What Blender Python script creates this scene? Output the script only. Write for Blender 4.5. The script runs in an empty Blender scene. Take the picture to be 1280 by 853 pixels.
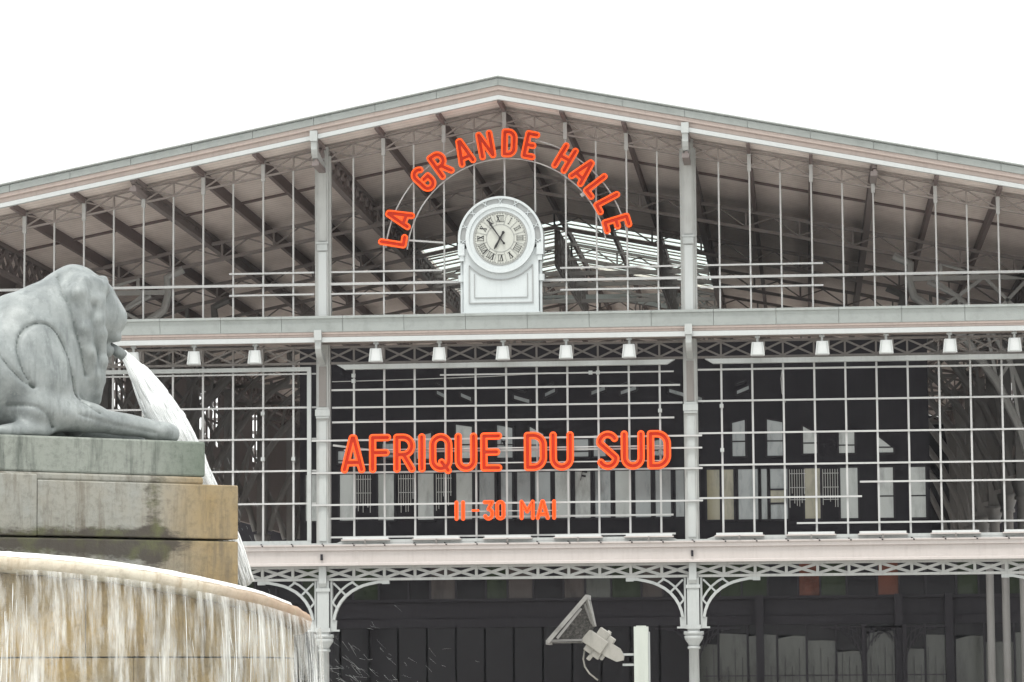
import bpy, math, random
import numpy as np
from mathutils import Matrix, Vector
random.seed(7); rng=np.random.default_rng(7)
S=bpy.context.scene; COL=S.collection
sin,cos,pi=math.sin,math.cos,math.pi

# ---------------------------------------------------------------- camera
cd=bpy.data.cameras.new('camera'); cam=bpy.data.objects.new('camera',cd); COL.objects.link(cam); S.camera=cam
cd.sensor_width=36; cd.lens=36*4100/1280; cd.clip_start=.5; cd.clip_end=3000
d=Vector((368,-424,-4100)).normalized(); u=Vector((-.0076,1,-(368*.0076+424)/4100)); u=(u-d*u.dot(d)).normalized(); x=d.cross(u)
cam.matrix_world=Matrix.Translation((7.985,-88.346,1.6))@Matrix((x,d,u)).to_4x4()
S.render.resolution_x=1024; S.render.resolution_y=682
# ---------------------------------------------------------------- world, sun, exposure
SUN_EL,SUN_AZ=math.radians(66),math.radians(196)
W=bpy.data.worlds.new('World'); S.world=W; W.use_nodes=True
nt=W.node_tree; nt.nodes.clear()
wo=nt.nodes.new('ShaderNodeOutputWorld'); bg=nt.nodes.new('ShaderNodeBackground'); sk=nt.nodes.new('ShaderNodeTexSky'); mx=nt.nodes.new('ShaderNodeMixRGB')
sk.sky_type='NISHITA'; sk.sun_disc=False; sk.sun_elevation=SUN_EL; sk.sun_rotation=SUN_AZ; sk.dust_density=3
mx.inputs[0].default_value=.93; mx.inputs[2].default_value=(10.6,10.9,10.7,1)   # closed white cloud cover over the clear sky
bg.inputs[1].default_value=.12
nt.links.new(sk.outputs[0],mx.inputs[1]); nt.links.new(mx.outputs[0],bg.inputs[0]); nt.links.new(bg.outputs[0],wo.inputs[0])
sl=bpy.data.lights.new('sun','SUN'); sl.energy=2.0; sl.angle=math.radians(16); sl.color=(1,.97,.92)
so=bpy.data.objects.new('sun',sl); COL.objects.link(so)
sd=Vector((sin(SUN_AZ)*cos(SUN_EL),cos(SUN_AZ)*cos(SUN_EL),sin(SUN_EL)))
so.rotation_euler=sd.to_track_quat('Z','Y').to_euler()
S.view_settings.view_transform='Standard'; S.view_settings.look='None'; S.view_settings.gamma=1; S.view_settings.exposure=.55
S.render.engine='CYCLES'

# ---------------------------------------------------------------- materials
def nodes(name):
    m=bpy.data.materials.new(name); m.use_nodes=True; n=m.node_tree; n.nodes.clear()
    o=n.nodes.new('ShaderNodeOutputMaterial'); b=n.nodes.new('ShaderNodeBsdfPrincipled'); n.links.new(b.outputs[0],o.inputs[0])
    return m,n,b,o
def coord(n,scale=(1,1,1),world=True):
    g=n.nodes.new('ShaderNodeNewGeometry'); mp=n.nodes.new('ShaderNodeMapping'); mp.inputs['Scale'].default_value=scale
    n.links.new(g.outputs['Position'],mp.inputs[0]); return mp.outputs[0]
def noise(n,v,scale,detail=5,rough=.6):
    t=n.nodes.new('ShaderNodeTexNoise'); t.inputs['Scale'].default_value=scale; t.inputs['Detail'].default_value=detail; t.inputs['Roughness'].default_value=rough
    n.links.new(v,t.inputs['Vector']); return t.outputs[0]
def ramp(n,v,stops):
    r=n.nodes.new('ShaderNodeValToRGB'); e=r.color_ramp.elements
    while len(e)<len(stops): e.new(.5)
    for k,(p,c) in enumerate(stops): e[k].position=p; e[k].color=(c[0],c[1],c[2],1) if not isinstance(c,(int,float)) else (c,c,c,1)
    n.links.new(v,r.inputs[0]); return r.outputs[0]
def mix(n,f,a,b,mode='MIX'):
    m=n.nodes.new('ShaderNodeMixRGB'); m.blend_type=mode
    for s,v in ((0,f),(1,a),(2,b)):
        if isinstance(v,(int,float)): m.inputs[s].default_value=v if s==0 else (v,v,v,1)
        elif isinstance(v,tuple): m.inputs[s].default_value=(*v,1)
        else: n.links.new(v,m.inputs[s])
    return m.outputs[0]
def bump(n,b,h,st,dist=.02):
    bp=n.nodes.new('ShaderNodeBump'); bp.inputs['Strength'].default_value=st; bp.inputs['Distance'].default_value=dist
    n.links.new(h,bp.inputs['Height']); n.links.new(bp.outputs[0],b.inputs['Normal'])
def paint(name,c,c2=None,rough=.55,sc=1.2,amt=.5,streak=True):
    m,n,b,o=nodes(name); b.inputs['Specular IOR Level'].default_value=.5 if max(c)>.12 else .12; c2=c2 or tuple(v*.62 for v in c)
    a=ramp(n,noise(n,coord(n),sc),[(.42,0),(.72,1)])
    s=ramp(n,noise(n,coord(n,(9,9,1.1) if streak else (3,3,3)),1.3,6),[(.5,0),(.75,1)])
    f=mix(n,min(1,amt*1.25),0.0,mix(n,.65,a,s))
    n.links.new(mix(n,f,c,c2),b.inputs['Base Color']); b.inputs['Roughness'].default_value=rough
    bump(n,b,noise(n,coord(n),30,4),.12,.01); return m
M={}
M['white']=paint('white_paint',(0.359,0.374,0.37),(0.257,0.269,0.265),amt=.7)
M['white_bright']=paint('bright_white_paint',(0.403,0.418,0.418),(0.317,0.328,0.328),amt=.4)
M['zinc']=paint('zinc_sheet',(0.255,0.274,0.266),(0.185,0.2,0.192),.5,2.5,.8,False)
M['pink']=paint('pinkish_wood_paint',(0.368,0.304,0.276),(0.28,0.232,0.212),.7,2.2,.7)
M['beam_paint']=paint('cream_beam_paint',(0.426,0.389,0.373),(0.344,0.307,0.291),.6,1.6,.6)
M['frieze']=paint('dull_grey_paint',(0.186,0.171,0.161),(0.124,0.112,0.105),.7,2,.7)
M['frieze_roof']=paint('roof_truss_paint',(0.23,0.2,0.187),(0.17,0.145,0.136),.7,2,.7)
M['frieze_white']=paint('lower_lattice_paint',(0.34,0.344,0.336),(0.23,0.234,0.221),.6,2,.8)
M['bar']=paint('galvanised_bar',(0.396,0.396,0.392),(0.299,0.299,0.295),.5,2,.6)
M['purlin']=paint('dark_timber',(0.145,0.109,0.104),(0.102,0.0754,0.0725),.8,1,.5)
M['girder']=paint('dark_iron',(0.188,0.156,0.15),(0.125,0.106,0.1),.7,1,.5)
M['truss']=paint('truss_iron',(0.216,0.188,0.18),(0.144,0.124,0.12),.7,1,.5)
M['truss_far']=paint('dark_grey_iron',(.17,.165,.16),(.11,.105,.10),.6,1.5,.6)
M['inner_iron']=paint('inner_grey_iron',(0.357,0.357,0.348),(0.255,0.255,0.246),.6,1.5,.6)
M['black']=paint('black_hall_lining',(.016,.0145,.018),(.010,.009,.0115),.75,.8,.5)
M['dark_frame']=paint('dark_frame',(.022,.02,.024),(.014,.013,.015),.6,.8,.5)
M['lamp_white']=paint('lamp_white',(0.483,0.497,0.497),(0.394,0.41,0.41),.45,3,.4)
M['beige_plastic']=paint('weathered_beige_casing',(.27,.26,.235),(.17,.165,.15),.6,9,.8)
M['post']=paint('pale_green_post',(.40,.425,.39),(.31,.33,.30),.5,4,.6)
M['clock_metal']=paint('clock_case_paint',(0.46,0.492,0.501),(0.368,0.396,0.405),.45,2,.45)
M['clock_grey']=paint('clock_grey_glazing',(.27,.28,.28),(.2,.2,.2),.4,5,.5)
M['dial']=paint('enamel_dial',(0.399,0.408,0.375),(0.332,0.332,0.304),.35,3,.4)
M['ink']=paint('dark_paint_on_dial',(.03,.03,.032),None,.5,5,.3)
M['dial_grey']=paint('grey_dial_paint',(.22,.225,.22),None,.5,5,.3)
def m_ceiling():
    m,n,b,o=nodes('ceiling_boards'); v=coord(n)
    w=n.nodes.new('ShaderNodeTexWave'); w.wave_type='BANDS'; w.bands_direction='Y'; w.inputs['Scale'].default_value=.9; w.inputs['Distortion'].default_value=.15; n.links.new(v,w.inputs[0])
    line=ramp(n,w.outputs[0],[(0,0),(.06,1)])
    c=ramp(n,noise(n,coord(n,(.9,.5,.9)),1.3,7,.7),[(.25,(.62,.535,.495)),(.5,(.74,.655,.61)),(.75,(.80,.72,.68))])
    c=mix(n,mix(n,.35,0.0,ramp(n,noise(n,coord(n,(2,.4,2)),2,5),[(.5,0),(.7,1)])),c,(.56,.48,.45))
    n.links.new(mix(n,line,mix(n,.35,c,(.05,.04,.04)),c),b.inputs['Base Color']); b.inputs['Roughness'].default_value=.85
    bump(n,b,line,.3); return m
M['ceiling']=m_ceiling()
def glass(name,c,rough=.06,ior=1.9):
    m,n,b,o=nodes(name); b.inputs['Base Color'].default_value=(*c,1); b.inputs['Roughness'].default_value=rough; b.inputs['IOR'].default_value=ior
    bump(n,b,noise(n,coord(n,(1,1,.6)),1.3,2),.05,.02); return m
def m_pane(name,tint,ior=1.8):
    # old glass with its reflections painted into the base colour
    m,n,b,o=nodes(name)
    v=noise(n,coord(n,(1.6,1.6,.5)),1.6,5,.6)
    n.links.new(ramp(n,v,[(.3,tuple(t*.55 for t in tint)),(.5,tint),(.8,tuple(t*1.1 for t in tint))]),b.inputs['Base Color'])
    b.inputs['Roughness'].default_value=.12; b.inputs['IOR'].default_value=ior; return m
M['pane_pale']=m_pane('pale_reflection_pane',(.30,.318,.305))
M['pane_mid']=m_pane('grey_reflection_pane',(.19,.21,.212))
M['pane_ochre']=m_pane('ochre_reflection_pane',(.19,.17,.10))
M['pane_dark']=glass('dark_window_pane',(.012,.011,.013),.15,1.22)
M['pane_red']=m_pane('red_reflection_pane',(.085,.032,.022),1.2)
M['pane_green']=m_pane('green_reflection_pane',(.02,.027,.015),1.25)
M['pane_dim']=m_pane('dim_reflection_pane',(.05,.042,.04),1.25)
M['pane_shop']=m_pane('sky_reflection_pane',(.05,.052,.047),1.4)
def m_skylight():
    m,n,b,o=nodes('skylight_glass'); t=n.nodes.new('ShaderNodeBsdfTransparent'); t.inputs[0].default_value=(.9,.95,.93,1)
    x=n.nodes.new('ShaderNodeMixShader'); x.inputs[0].default_value=.15
    n.links.new(t.outputs[0],x.inputs[1]); n.links.new(b.outputs[0],x.inputs[2]); n.links.new(x.outputs[0],o.inputs[0]); b.inputs['Base Color'].default_value=(.7,.8,.78,1); return m
M['skylight']=m_skylight()
def m_neon():
    m,n,b,o=nodes('orange_neon_tube'); b.inputs['Base Color'].default_value=(.45,.05,.012,1); b.inputs['Emission Color'].default_value=(1,.105,.010,1); b.inputs['Emission Strength'].default_value=.62; b.inputs['Roughness'].default_value=.5; b.inputs['Specular IOR Level'].default_value=.15
    return m
M['neon']=m_neon()
M['letter_face']=paint('red_orange_letter_face',(.40,.026,.006),(.28,.022,.010),.45,6,.6)
M['letter_face'].node_tree.nodes['Principled BSDF'].inputs['Specular IOR Level'].default_value=.12
def m_stone(name,base,alt,dark,ochre_x=None,band=False):
    m,n,b,o=nodes(name)
    big=noise(n,coord(n,(1,1,.8)),1.4,6,.65); st=noise(n,coord(n,(7,7,.8)),1.2,7,.7); fine=noise(n,coord(n),14,8,.75)
    f=ramp(n,big,[(.38,0),(.62,1)])
    if ochre_x is not None:      # iron-stained wet end of the plinth; the slab end only turns darker green
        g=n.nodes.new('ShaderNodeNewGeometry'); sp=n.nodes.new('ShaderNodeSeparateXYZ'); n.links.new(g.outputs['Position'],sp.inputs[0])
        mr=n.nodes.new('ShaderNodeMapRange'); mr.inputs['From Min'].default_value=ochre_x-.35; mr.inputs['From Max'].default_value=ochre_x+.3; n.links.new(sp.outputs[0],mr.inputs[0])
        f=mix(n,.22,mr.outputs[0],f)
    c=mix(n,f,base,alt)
    c=mix(n,mix(n,.75,0.0,ramp(n,st,[(.50,0),(.68,1)])),c,dark)
    c=mix(n,mix(n,.45,0.0,ramp(n,fine,[(.48,0),(.7,1)])),c,tuple(v*.5 for v in dark))
    if band:      # moss and soot creeping out of the bed joint
        g=n.nodes.new('ShaderNodeNewGeometry'); sp=n.nodes.new('ShaderNodeSeparateXYZ'); n.links.new(g.outputs['Position'],sp.inputs[0])
        def rng_(src,a,b_,c_,d_):
            m_=n.nodes.new('ShaderNodeMapRange'); n.links.new(src,m_.inputs[0])
            for i_,v_ in enumerate((a,b_,c_,d_)): m_.inputs[i_+1].default_value=v_
            return m_.outputs[0]
        up=rng_(sp.outputs[2],2.99,3.16,1,0); lo_=rng_(sp.outputs[2],2.72,2.97,0,1)
        mid=rng_(sp.outputs[0],.9,1.5,.75,1); mid2=rng_(sp.outputs[0],1.7,2.15,1,.1)
        def mul(a_,b_):
            m_=n.nodes.new('ShaderNodeMath'); m_.operation='MULTIPLY'; n.links.new(a_,m_.inputs[0]); n.links.new(b_,m_.inputs[1]); return m_.outputs[0]
        q=mul(mul(up,lo_),mul(mid,mid2)); ad=n.nodes.new('ShaderNodeMath'); ad.operation='ADD'; n.links.new(q,ad.inputs[0]); n.links.new(noise(n,coord(n,(1.5,1.5,4)),4,7,.75),ad.inputs[1])
        vs=mul(rng_(sp.outputs[0],1.60,1.68,0,1),rng_(sp.outputs[0],1.74,1.88,1,0)); ad2=n.nodes.new('ShaderNodeMath'); ad2.operation='MULTIPLY_ADD'; n.links.new(vs,ad2.inputs[0]); ad2.inputs[1].default_value=.36; n.links.new(ad.outputs[0],ad2.inputs[2])
        c=mix(n,ramp(n,ad2.outputs[0],[(.72,0),(.98,.92)]),c,ramp(n,noise(n,coord(n),5,4),[(.45,(.035,.026,.018)),(.7,(.07,.075,.02))]))
    n.links.new(c,b.inputs['Base Color']); b.inputs['Roughness'].default_value=.6
    bump(n,b,fine,.5,.015); return m
M['stone_block']=m_stone('stained_grey_ochre_stone',(.25,.255,.235),(.25,.18,.085),(.10,.08,.055),1.9,True)
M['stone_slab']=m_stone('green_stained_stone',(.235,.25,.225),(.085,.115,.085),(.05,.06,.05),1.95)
M['stone_drum']=m_stone('wet_ochre_stone',(.34,.235,.09),(.25,.205,.13),(.13,.09,.045))
M['moss']=m_stone('dark_moss',(.05,.045,.03),(.09,.09,.04),(.02,.02,.015))
M['rim_stone']=m_stone('cream_basin_stone',(.62,.57,.47),(.33,.19,.11),(.40,.31,.2),2.72)
def m_bronze():
    m,n,b,o=nodes('pale_green_bronze_patina')
    a=noise(n,coord(n,(1,1,1)),2.2,7,.65); s=noise(n,coord(n,(6,6,1)),1.5,6,.7); fi=noise(n,coord(n),22,6,.7)
    c=ramp(n,a,[(.30,(.11,.125,.128)),(.48,(.19,.208,.208)),(.68,(.27,.29,.287))])
    c=mix(n,mix(n,.6,0.0,ramp(n,s,[(.5,0),(.68,1)])),c,(.085,.098,.10)); c=mix(n,mix(n,.5,0.0,ramp(n,noise(n,coord(n,(9,9,1.3)),1.1,6,.7),[(.56,0),(.70,1)])),c,(.30,.325,.32))
    c=mix(n,mix(n,.35,0.0,ramp(n,fi,[(.55,0),(.75,1)])),c,(.36,.39,.375))
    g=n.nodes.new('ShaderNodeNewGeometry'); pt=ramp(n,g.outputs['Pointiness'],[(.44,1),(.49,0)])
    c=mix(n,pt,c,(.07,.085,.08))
    n.links.new(c,b.inputs['Base Color']); b.inputs['Metallic'].default_value=.1; b.inputs['Roughness'].default_value=.52
    bump(n,b,fi,.25,.01); return m
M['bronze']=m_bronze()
def m_water_white():
    m,n,b,o=nodes('white_water'); b.inputs['Base Color'].default_value=(.98,.99,.99,1); b.inputs['Roughness'].default_value=.35
    t=n.nodes.new('ShaderNodeBsdfTranslucent'); t.inputs[0].default_value=(.98,.99,1,1)
    x=n.nodes.new('ShaderNodeMixShader'); x.inputs[0].default_value=.35; n.links.new(b.outputs[0],x.inputs[1]); n.links.new(t.outputs[0],x.inputs[2]); n.links.new(x.outputs[0],o.inputs[0]); return m
M['water_white']=m_water_white()
def m_jet(name,lo_a,a,b_):
    m=m_water_white(); m.name=name; n=m.node_tree; o=[q for q in n.nodes if q.type=='OUTPUT_MATERIAL'][0]; src=o.inputs[0].links[0].from_socket
    t=n.nodes.new('ShaderNodeBsdfTransparent'); x=n.nodes.new('ShaderNodeMixShader')
    mp=n.nodes.new('ShaderNodeMapping'); g=n.nodes.new('ShaderNodeUVMap'); mp.inputs['Scale'].default_value=(5,2.2,1); n.links.new(g.outputs[0],mp.inputs[0])
    n.links.new(ramp(n,noise(n,mp.outputs[0],1.6,6,.7),[(a,lo_a),(b_,1)]),x.inputs[0])
    n.links.new(t.outputs[0],x.inputs[1]); n.links.new(src,x.inputs[2]); n.links.new(x.outputs[0],o.inputs[0]); return m
M['jet']=m_jet('jet_water',.35,.36,.50); M['spray']=m_jet('spray_water',.25,.3,.95)
def m_curtain(lo,hi):
    # sheet of falling water: clear between the white streaks (uv: u along the rim in metres, v = drop)
    m,n,b,o=nodes('falling_water'); b.inputs['Base Color'].default_value=(.86,.88,.86,1); b.inputs['Roughness'].default_value=.2
    uv=n.nodes.new('ShaderNodeUVMap'); mp=n.nodes.new('ShaderNodeMapping'); mp.inputs['Scale'].default_value=(5.5,.55,1); n.links.new(uv.outputs[0],mp.inputs[0])
    mp2=n.nodes.new('ShaderNodeMapping'); mp2.inputs['Scale'].default_value=(1.6,.5,1); n.links.new(uv.outputs[0],mp2.inputs[0])
    a=noise(n,mp.outputs[0],1.6,6,.7); c=noise(n,mp2.outputs[0],1.5,3,.5)
    at=n.nodes.new('ShaderNodeAttribute'); at.attribute_name='density'
    s=n.nodes.new('ShaderNodeMath'); s.operation='ADD'; n.links.new(a,s.inputs[0]); n.links.new(at.outputs['Fac'],s.inputs[1])
    s2=n.nodes.new('ShaderNodeMath'); s2.operation='MULTIPLY_ADD'; n.links.new(c,s2.inputs[0]); s2.inputs[1].default_value=.35; n.links.new(s.outputs[0],s2.inputs[2])
    al=ramp(n,s2.outputs[0],[(lo,.03),(hi,.82)])
    t=n.nodes.new('ShaderNodeBsdfTransparent'); x=n.nodes.new('ShaderNodeMixShader')
    n.links.new(al,x.inputs[0]); n.links.new(t.outputs[0],x.inputs[1]); n.links.new(b.outputs[0],x.inputs[2]); n.links.new(x.outputs[0],o.inputs[0])
    col=ramp(n,noise(n,mp.outputs[0],3.1,5,.7),[(.34,(.60,.58,.53)),(.50,(.95,.96,.94))]); n.links.new(col,b.inputs['Base Color'])
    return m
M['curtain']=m_curtain(.60,.97)
M['paving']=paint('pale_paving',(.48,.46,.43),(.38,.36,.34),.8,.6,.6,False)
M['floor']=paint('hall_floor',(0.598,0.552,0.517),(0.483,0.448,0.414),.7,.5,.6,False)
M['pool']=glass('pool_water',(.05,.08,.07),.05,1.33)
def m_mesh_metal():
    m,n,b,o=nodes('rusty_wire_mesh'); v=noise(n,coord(n),30,6,.8)
    n.links.new(ramp(n,v,[(.42,(.02,.019,.018)),(.6,(.09,.085,.08)),(.78,(.26,.25,.24))]),b.inputs['Base Color']); b.inputs['Roughness'].default_value=.5; b.inputs['Metallic'].default_value=.3
    bump(n,b,v,.8,.03); return m
M['wire_mesh']=m_mesh_metal()
M['old_galvanised']=paint('old_galvanised',(.21,.205,.195),(.06,.057,.053),.6,14,.9,False)

# ---------------------------------------------------------------- mesh helpers
class MB:
    def __init__(s): s.v=[]; s.f=[]
    def add(s,v,f):
        k=len(s.v); s.v+= [tuple(p) for p in v]; s.f+=[tuple(i+k for i in q) for q in f]; return s
    def box(s,x0,x1,y0,y1,z0,z1):
        return s.add([(x0,y0,z0),(x1,y0,z0),(x1,y1,z0),(x0,y1,z0),(x0,y0,z1),(x1,y0,z1),(x1,y1,z1),(x0,y1,z1)],[(0,3,2,1),(4,5,6,7),(0,1,5,4),(1,2,6,5),(2,3,7,6),(3,0,4,7)])
    def bar(s,p,q,w,h,up=(0,0,1)):
        p=Vector(p); q=Vector(q); t=(q-p).normalized(); up=Vector(up)
        if abs(t.dot(up))>.98: up=Vector((0,1,0)) if abs(t.y)<.9 else Vector((1,0,0))
        a=t.cross(up).normalized()*w/2; b=a.cross(t).normalized()*h/2
        return s.add([c+i*a+j*b for c in (p,q) for i,j in ((-1,-1),(1,-1),(1,1),(-1,1))],[(0,1,2,3),(7,6,5,4),(0,4,5,1),(1,5,6,2),(2,6,7,3),(3,7,4,0)])
    def tube(s,pts,r,n=6,cap=True):
        pts=[Vector(p) for p in pts]; k=len(s.v); m=len(pts); rs=r if isinstance(r,(list,tuple)) else [r]*m
        ref=None
        for i,p in enumerate(pts):
            t=(pts[min(i+1,m-1)]-pts[max(i-1,0)]).normalized()
            if ref is None: ref=Vector((0,0,1)) if abs(t.z)<.9 else Vector((1,0,0))
            a=t.cross(ref).normalized(); b=a.cross(t).normalized(); ref=b
            for j in range(n): s.v.append(tuple(p+rs[i]*(cos(2*pi*j/n)*a+sin(2*pi*j/n)*b)))
        for i in range(m-1):
            for j in range(n): s.f.append((k+i*n+j,k+i*n+(j+1)%n,k+(i+1)*n+(j+1)%n,k+(i+1)*n+j))
        if cap: s.f.append(tuple(k+j for j in reversed(range(n)))); s.f.append(tuple(k+(m-1)*n+j for j in range(n)))
        return s
    def lathe(s,prof,n=20,c=(0,0)):     # prof: (r,z) pairs round the z axis
        k=len(s.v); m=len(prof)
        for r,z in prof:
            for j in range(n): s.v.append((c[0]+r*cos(2*pi*j/n),c[1]+r*sin(2*pi*j/n),z))
        for i in range(m-1):
            for j in range(n): s.f.append((k+i*n+j,k+i*n+(j+1)%n,k+(i+1)*n+(j+1)%n,k+(i+1)*n+j))
        s.f.append(tuple(k+j for j in reversed(range(n)))); s.f.append(tuple(k+(m-1)*n+j for j in range(n))); return s
    def prism(s,poly,f0,f1):            # poly 2D list; f0/f1 map (a,b)->3D for the two ends
        k=len(s.v); m=len(poly); s.v+=[tuple(f0(*p)) for p in poly]+[tuple(f1(*p)) for p in poly]
        s.f.append(tuple(k+i for i in range(m))); s.f.append(tuple(k+m+i for i in reversed(range(m))))
        for i in range(m): s.f.append((k+i,k+m+i,k+m+(i+1)%m,k+(i+1)%m))
        return s
    def mesh(s,name,mat,smooth=False):
        me=bpy.data.meshes.new(name); me.from_pydata(s.v,[],s.f); me.materials.append(M[mat])
        import bmesh
        bm=bmesh.new(); bm.from_mesh(me); bmesh.ops.recalc_face_normals(bm,faces=bm.faces); bm.to_mesh(me); bm.free()
        if smooth: me.polygons.foreach_set('use_smooth',[True]*len(me.polygons))
        return me
    def obj(s,name,mat,parent=None,smooth=False,**kw):
        return link(name,s.mesh(name,mat,smooth),parent,**kw)
def link(name,me,parent=None,loc=None,**kw):
    o=bpy.data.objects.new(name,me); COL.objects.link(o); o.parent=parent
    if loc: o.location=loc
    for k,v in kw.items(): o[k]=v
    return o
def thing(name,label,cat,loc=(0,0,0),group=None):
    o=bpy.data.objects.new(name,None); COL.objects.link(o); o.location=loc; o['label']=label; o['category']=cat
    if group: o['group']=group
    return o
def tag(o,label,cat,group=None,kind=None):
    o['label']=label; o['category']=cat
    if group: o['group']=group
    if kind: o['kind']=kind
    return o
def surface_nets(F,org,h,name,mat,smooth=True):
    # F: 3D array of signed distances (negative inside)
    ins=F<0; nx,ny,nz=F.shape
    cnt=sum(ins[i:nx-1+i,j:ny-1+j,k:nz-1+k].astype(np.int8) for i in (0,1) for j in (0,1) for k in (0,1))
    act=(cnt>0)&(cnt<8); idx=-np.ones(act.shape,int); A=np.argwhere(act); idx[act]=np.arange(len(A))
    acc=np.zeros((len(A),3)); num=np.zeros(len(A))
    for ax in range(3):
        for i in (0,1):
            for j in (0,1):
                o0=[0,0,0]; oth=[a for a in range(3) if a!=ax]; o0[oth[0]]=i; o0[oth[1]]=j; o1=list(o0); o1[ax]=1
                f0=F[A[:,0]+o0[0],A[:,1]+o0[1],A[:,2]+o0[2]]; f1=F[A[:,0]+o1[0],A[:,1]+o1[1],A[:,2]+o1[2]]
                c=(f0<0)!=(f1<0); t=np.where(c,f0/np.where(c,f0-f1,1),0)
                p=np.zeros((len(A),3)); p[:,oth[0]]=i; p[:,oth[1]]=j; p[:,ax]=t
                acc+=p*c[:,None]; num+=c
    V=(A+acc/num[:,None])*h+np.array(org)
    faces=[]
    for ax in range(3):
        oth=[(ax+1)%3,(ax+2)%3]
        sl0=[slice(None)]*3; sl1=[slice(None)]*3; sl0[ax]=slice(0,-1); sl1[ax]=slice(1,None)
        for a in oth: sl0[a]=slice(1,-1); sl1[a]=slice(1,-1)
        a0=ins[tuple(sl0)]; a1=ins[tuple(sl1)]; E_=np.argwhere(a0!=a1)
        if not len(E_): continue
        dirn=a0[tuple(E_.T)]; base=E_.copy(); base[:,oth[0]]+=1; base[:,oth[1]]+=1
        q=[]
        for (i,j) in ((0,0),(1,0),(1,1),(0,1)):
            b=base.copy(); b[:,oth[0]]-=i; b[:,oth[1]]-=j; q.append(idx[b[:,0],b[:,1],b[:,2]])
        q=np.stack(q,1); q[~dirn]=q[~dirn][:,::-1]; faces.append(q)
    Q=np.concatenate(faces)
    me=bpy.data.meshes.new(name); me.vertices.add(len(V)); me.vertices.foreach_set('co',V.astype(np.float32).ravel())
    me.loops.add(len(Q)*4); me.loops.foreach_set('vertex_index',Q.astype(np.int32).ravel())
    me.polygons.add(len(Q)); me.polygons.foreach_set('loop_start',np.arange(0,len(Q)*4,4,dtype=np.int32)); me.polygons.foreach_set('loop_total',np.full(len(Q),4,dtype=np.int32))
    me.update(calc_edges=True); me.validate(); me.materials.append(M[mat])
    if smooth: me.polygons.foreach_set('use_smooth',[True]*len(Q))
    return me

def arc_pts(cx,cy,rx,ry,a0,a1,n=14): return [(cx+rx*cos(math.radians(a0+(a1-a0)*i/n)),cy+ry*sin(math.radians(a0+(a1-a0)*i/n))) for i in range(n+1)]
def glyph(ch,W_,w):
    # centre lines of a monoline letter of height 1 and width W_, stroke w
    l,r,b,t=w/2,W_-w/2,w/2,1-w/2; m=(l+r)/2; R=(r-l)/2
    if ch=='A': return [[(l,b),(m-.02,t),(m+.02,t),(r,b)],[(l+.09*W_,b+.18),(r-.09*W_,b+.18)]]
    if ch=='F': return [[(l,b),(l,t),(r,t)],[(l,.52),(r-.04,.52)]]
    if ch=='E': return [[(r,b),(l,b),(l,t),(r,t)],[(l,.5),(r-.05,.5)]]
    if ch=='L': return [[(l,t),(l,b),(r,b)]]
    if ch=='I' or ch=='1': return [[(m,b),(m,t)]]
    if ch=='-': return [[(l,.5),(r,.5)]]
    if ch=='H': return [[(l,b),(l,t)],[(r,b),(r,t)],[(l,.5),(r,.5)]]
    if ch=='N': return [[(l,b),(l,t),(r,b),(r,t)]]
    if ch=='M': return [[(l,b),(l,t),(m,.42),(r,t),(r,b)]]
    if ch=='U': return [[(l,t),(l,b+R)]+arc_pts(m,b+R,R,R,180,360)+[(r,t)]]
    if ch in 'QO0':
        s=[[(l,b+R)]+arc_pts(m,b+R,R,R,180,360)+[(r,t-R)]+arc_pts(m,t-R,R,R,0,180)+[(l,b+R)]]
        if ch=='Q': s.append([(m+.02,b+.16),(r-.02,b-.05)])
        return s
    if ch=='D': 
        k=.62*(r-l); return [[(l,b),(r-k,b)]+arc_pts(r-k,b+k,k,k,-90,0)+arc_pts(r-k,t-k,k,k,0,90)+[(l,t),(l,b)]]
    if ch=='R':
        k=(t-.46)/2; return [[(l,b),(l,t),(r-k,t)]+arc_pts(r-k,t-k,k,k,90,-90)+[(l,.46)],[(m-.02,.46),(r,b)]]
    if ch=='G': return [arc_pts(m,t-R,R,R,35,180)+[(l,b+R)]+arc_pts(m,b+R,R,R,180,360)+[(r,.48),(m,.48)]]
    if ch=='S':
        k=(t-b)/4; return [arc_pts(m,t-k*1.02,R,k*1.02,30,180)+[(l+.01,t-k*1.15)]+[(m,.5)]+[(r-.01,b+k*1.15)]+arc_pts(m,b+k*1.02,R,k*1.02,0,-150)]
    if ch=='3': return [[(l,t),(r,t),(m,.56)]+arc_pts(m,b+.23,R,.235,80,-150)]
    raise KeyError(ch)

# ---------------------------------------------------------------- ground
MB().box(-1500,1500,-1500,1500,-1,0).obj('ground','paving',kind='structure')
MB().box(-24.8,24.8,.6,73.5,.004,.05).obj('hall_floor','floor',kind='structure')

# ---------------------------------------------------------------- the market hall
SL=.196
H=thing('market_hall','long iron and glass market hall with low gabled roof and lattice girders','building')
def zr(X,z0): return z0-SL*abs(X)
def slope_prism(poly,X0,X1,mb=None):      # poly in (Y, z at the ridge)
    return (mb or MB()).prism(poly,lambda a,b:(X0,a,zr(X0,b)),lambda a,b:(X1,a,zr(X1,b)))
XE=26.0
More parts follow.
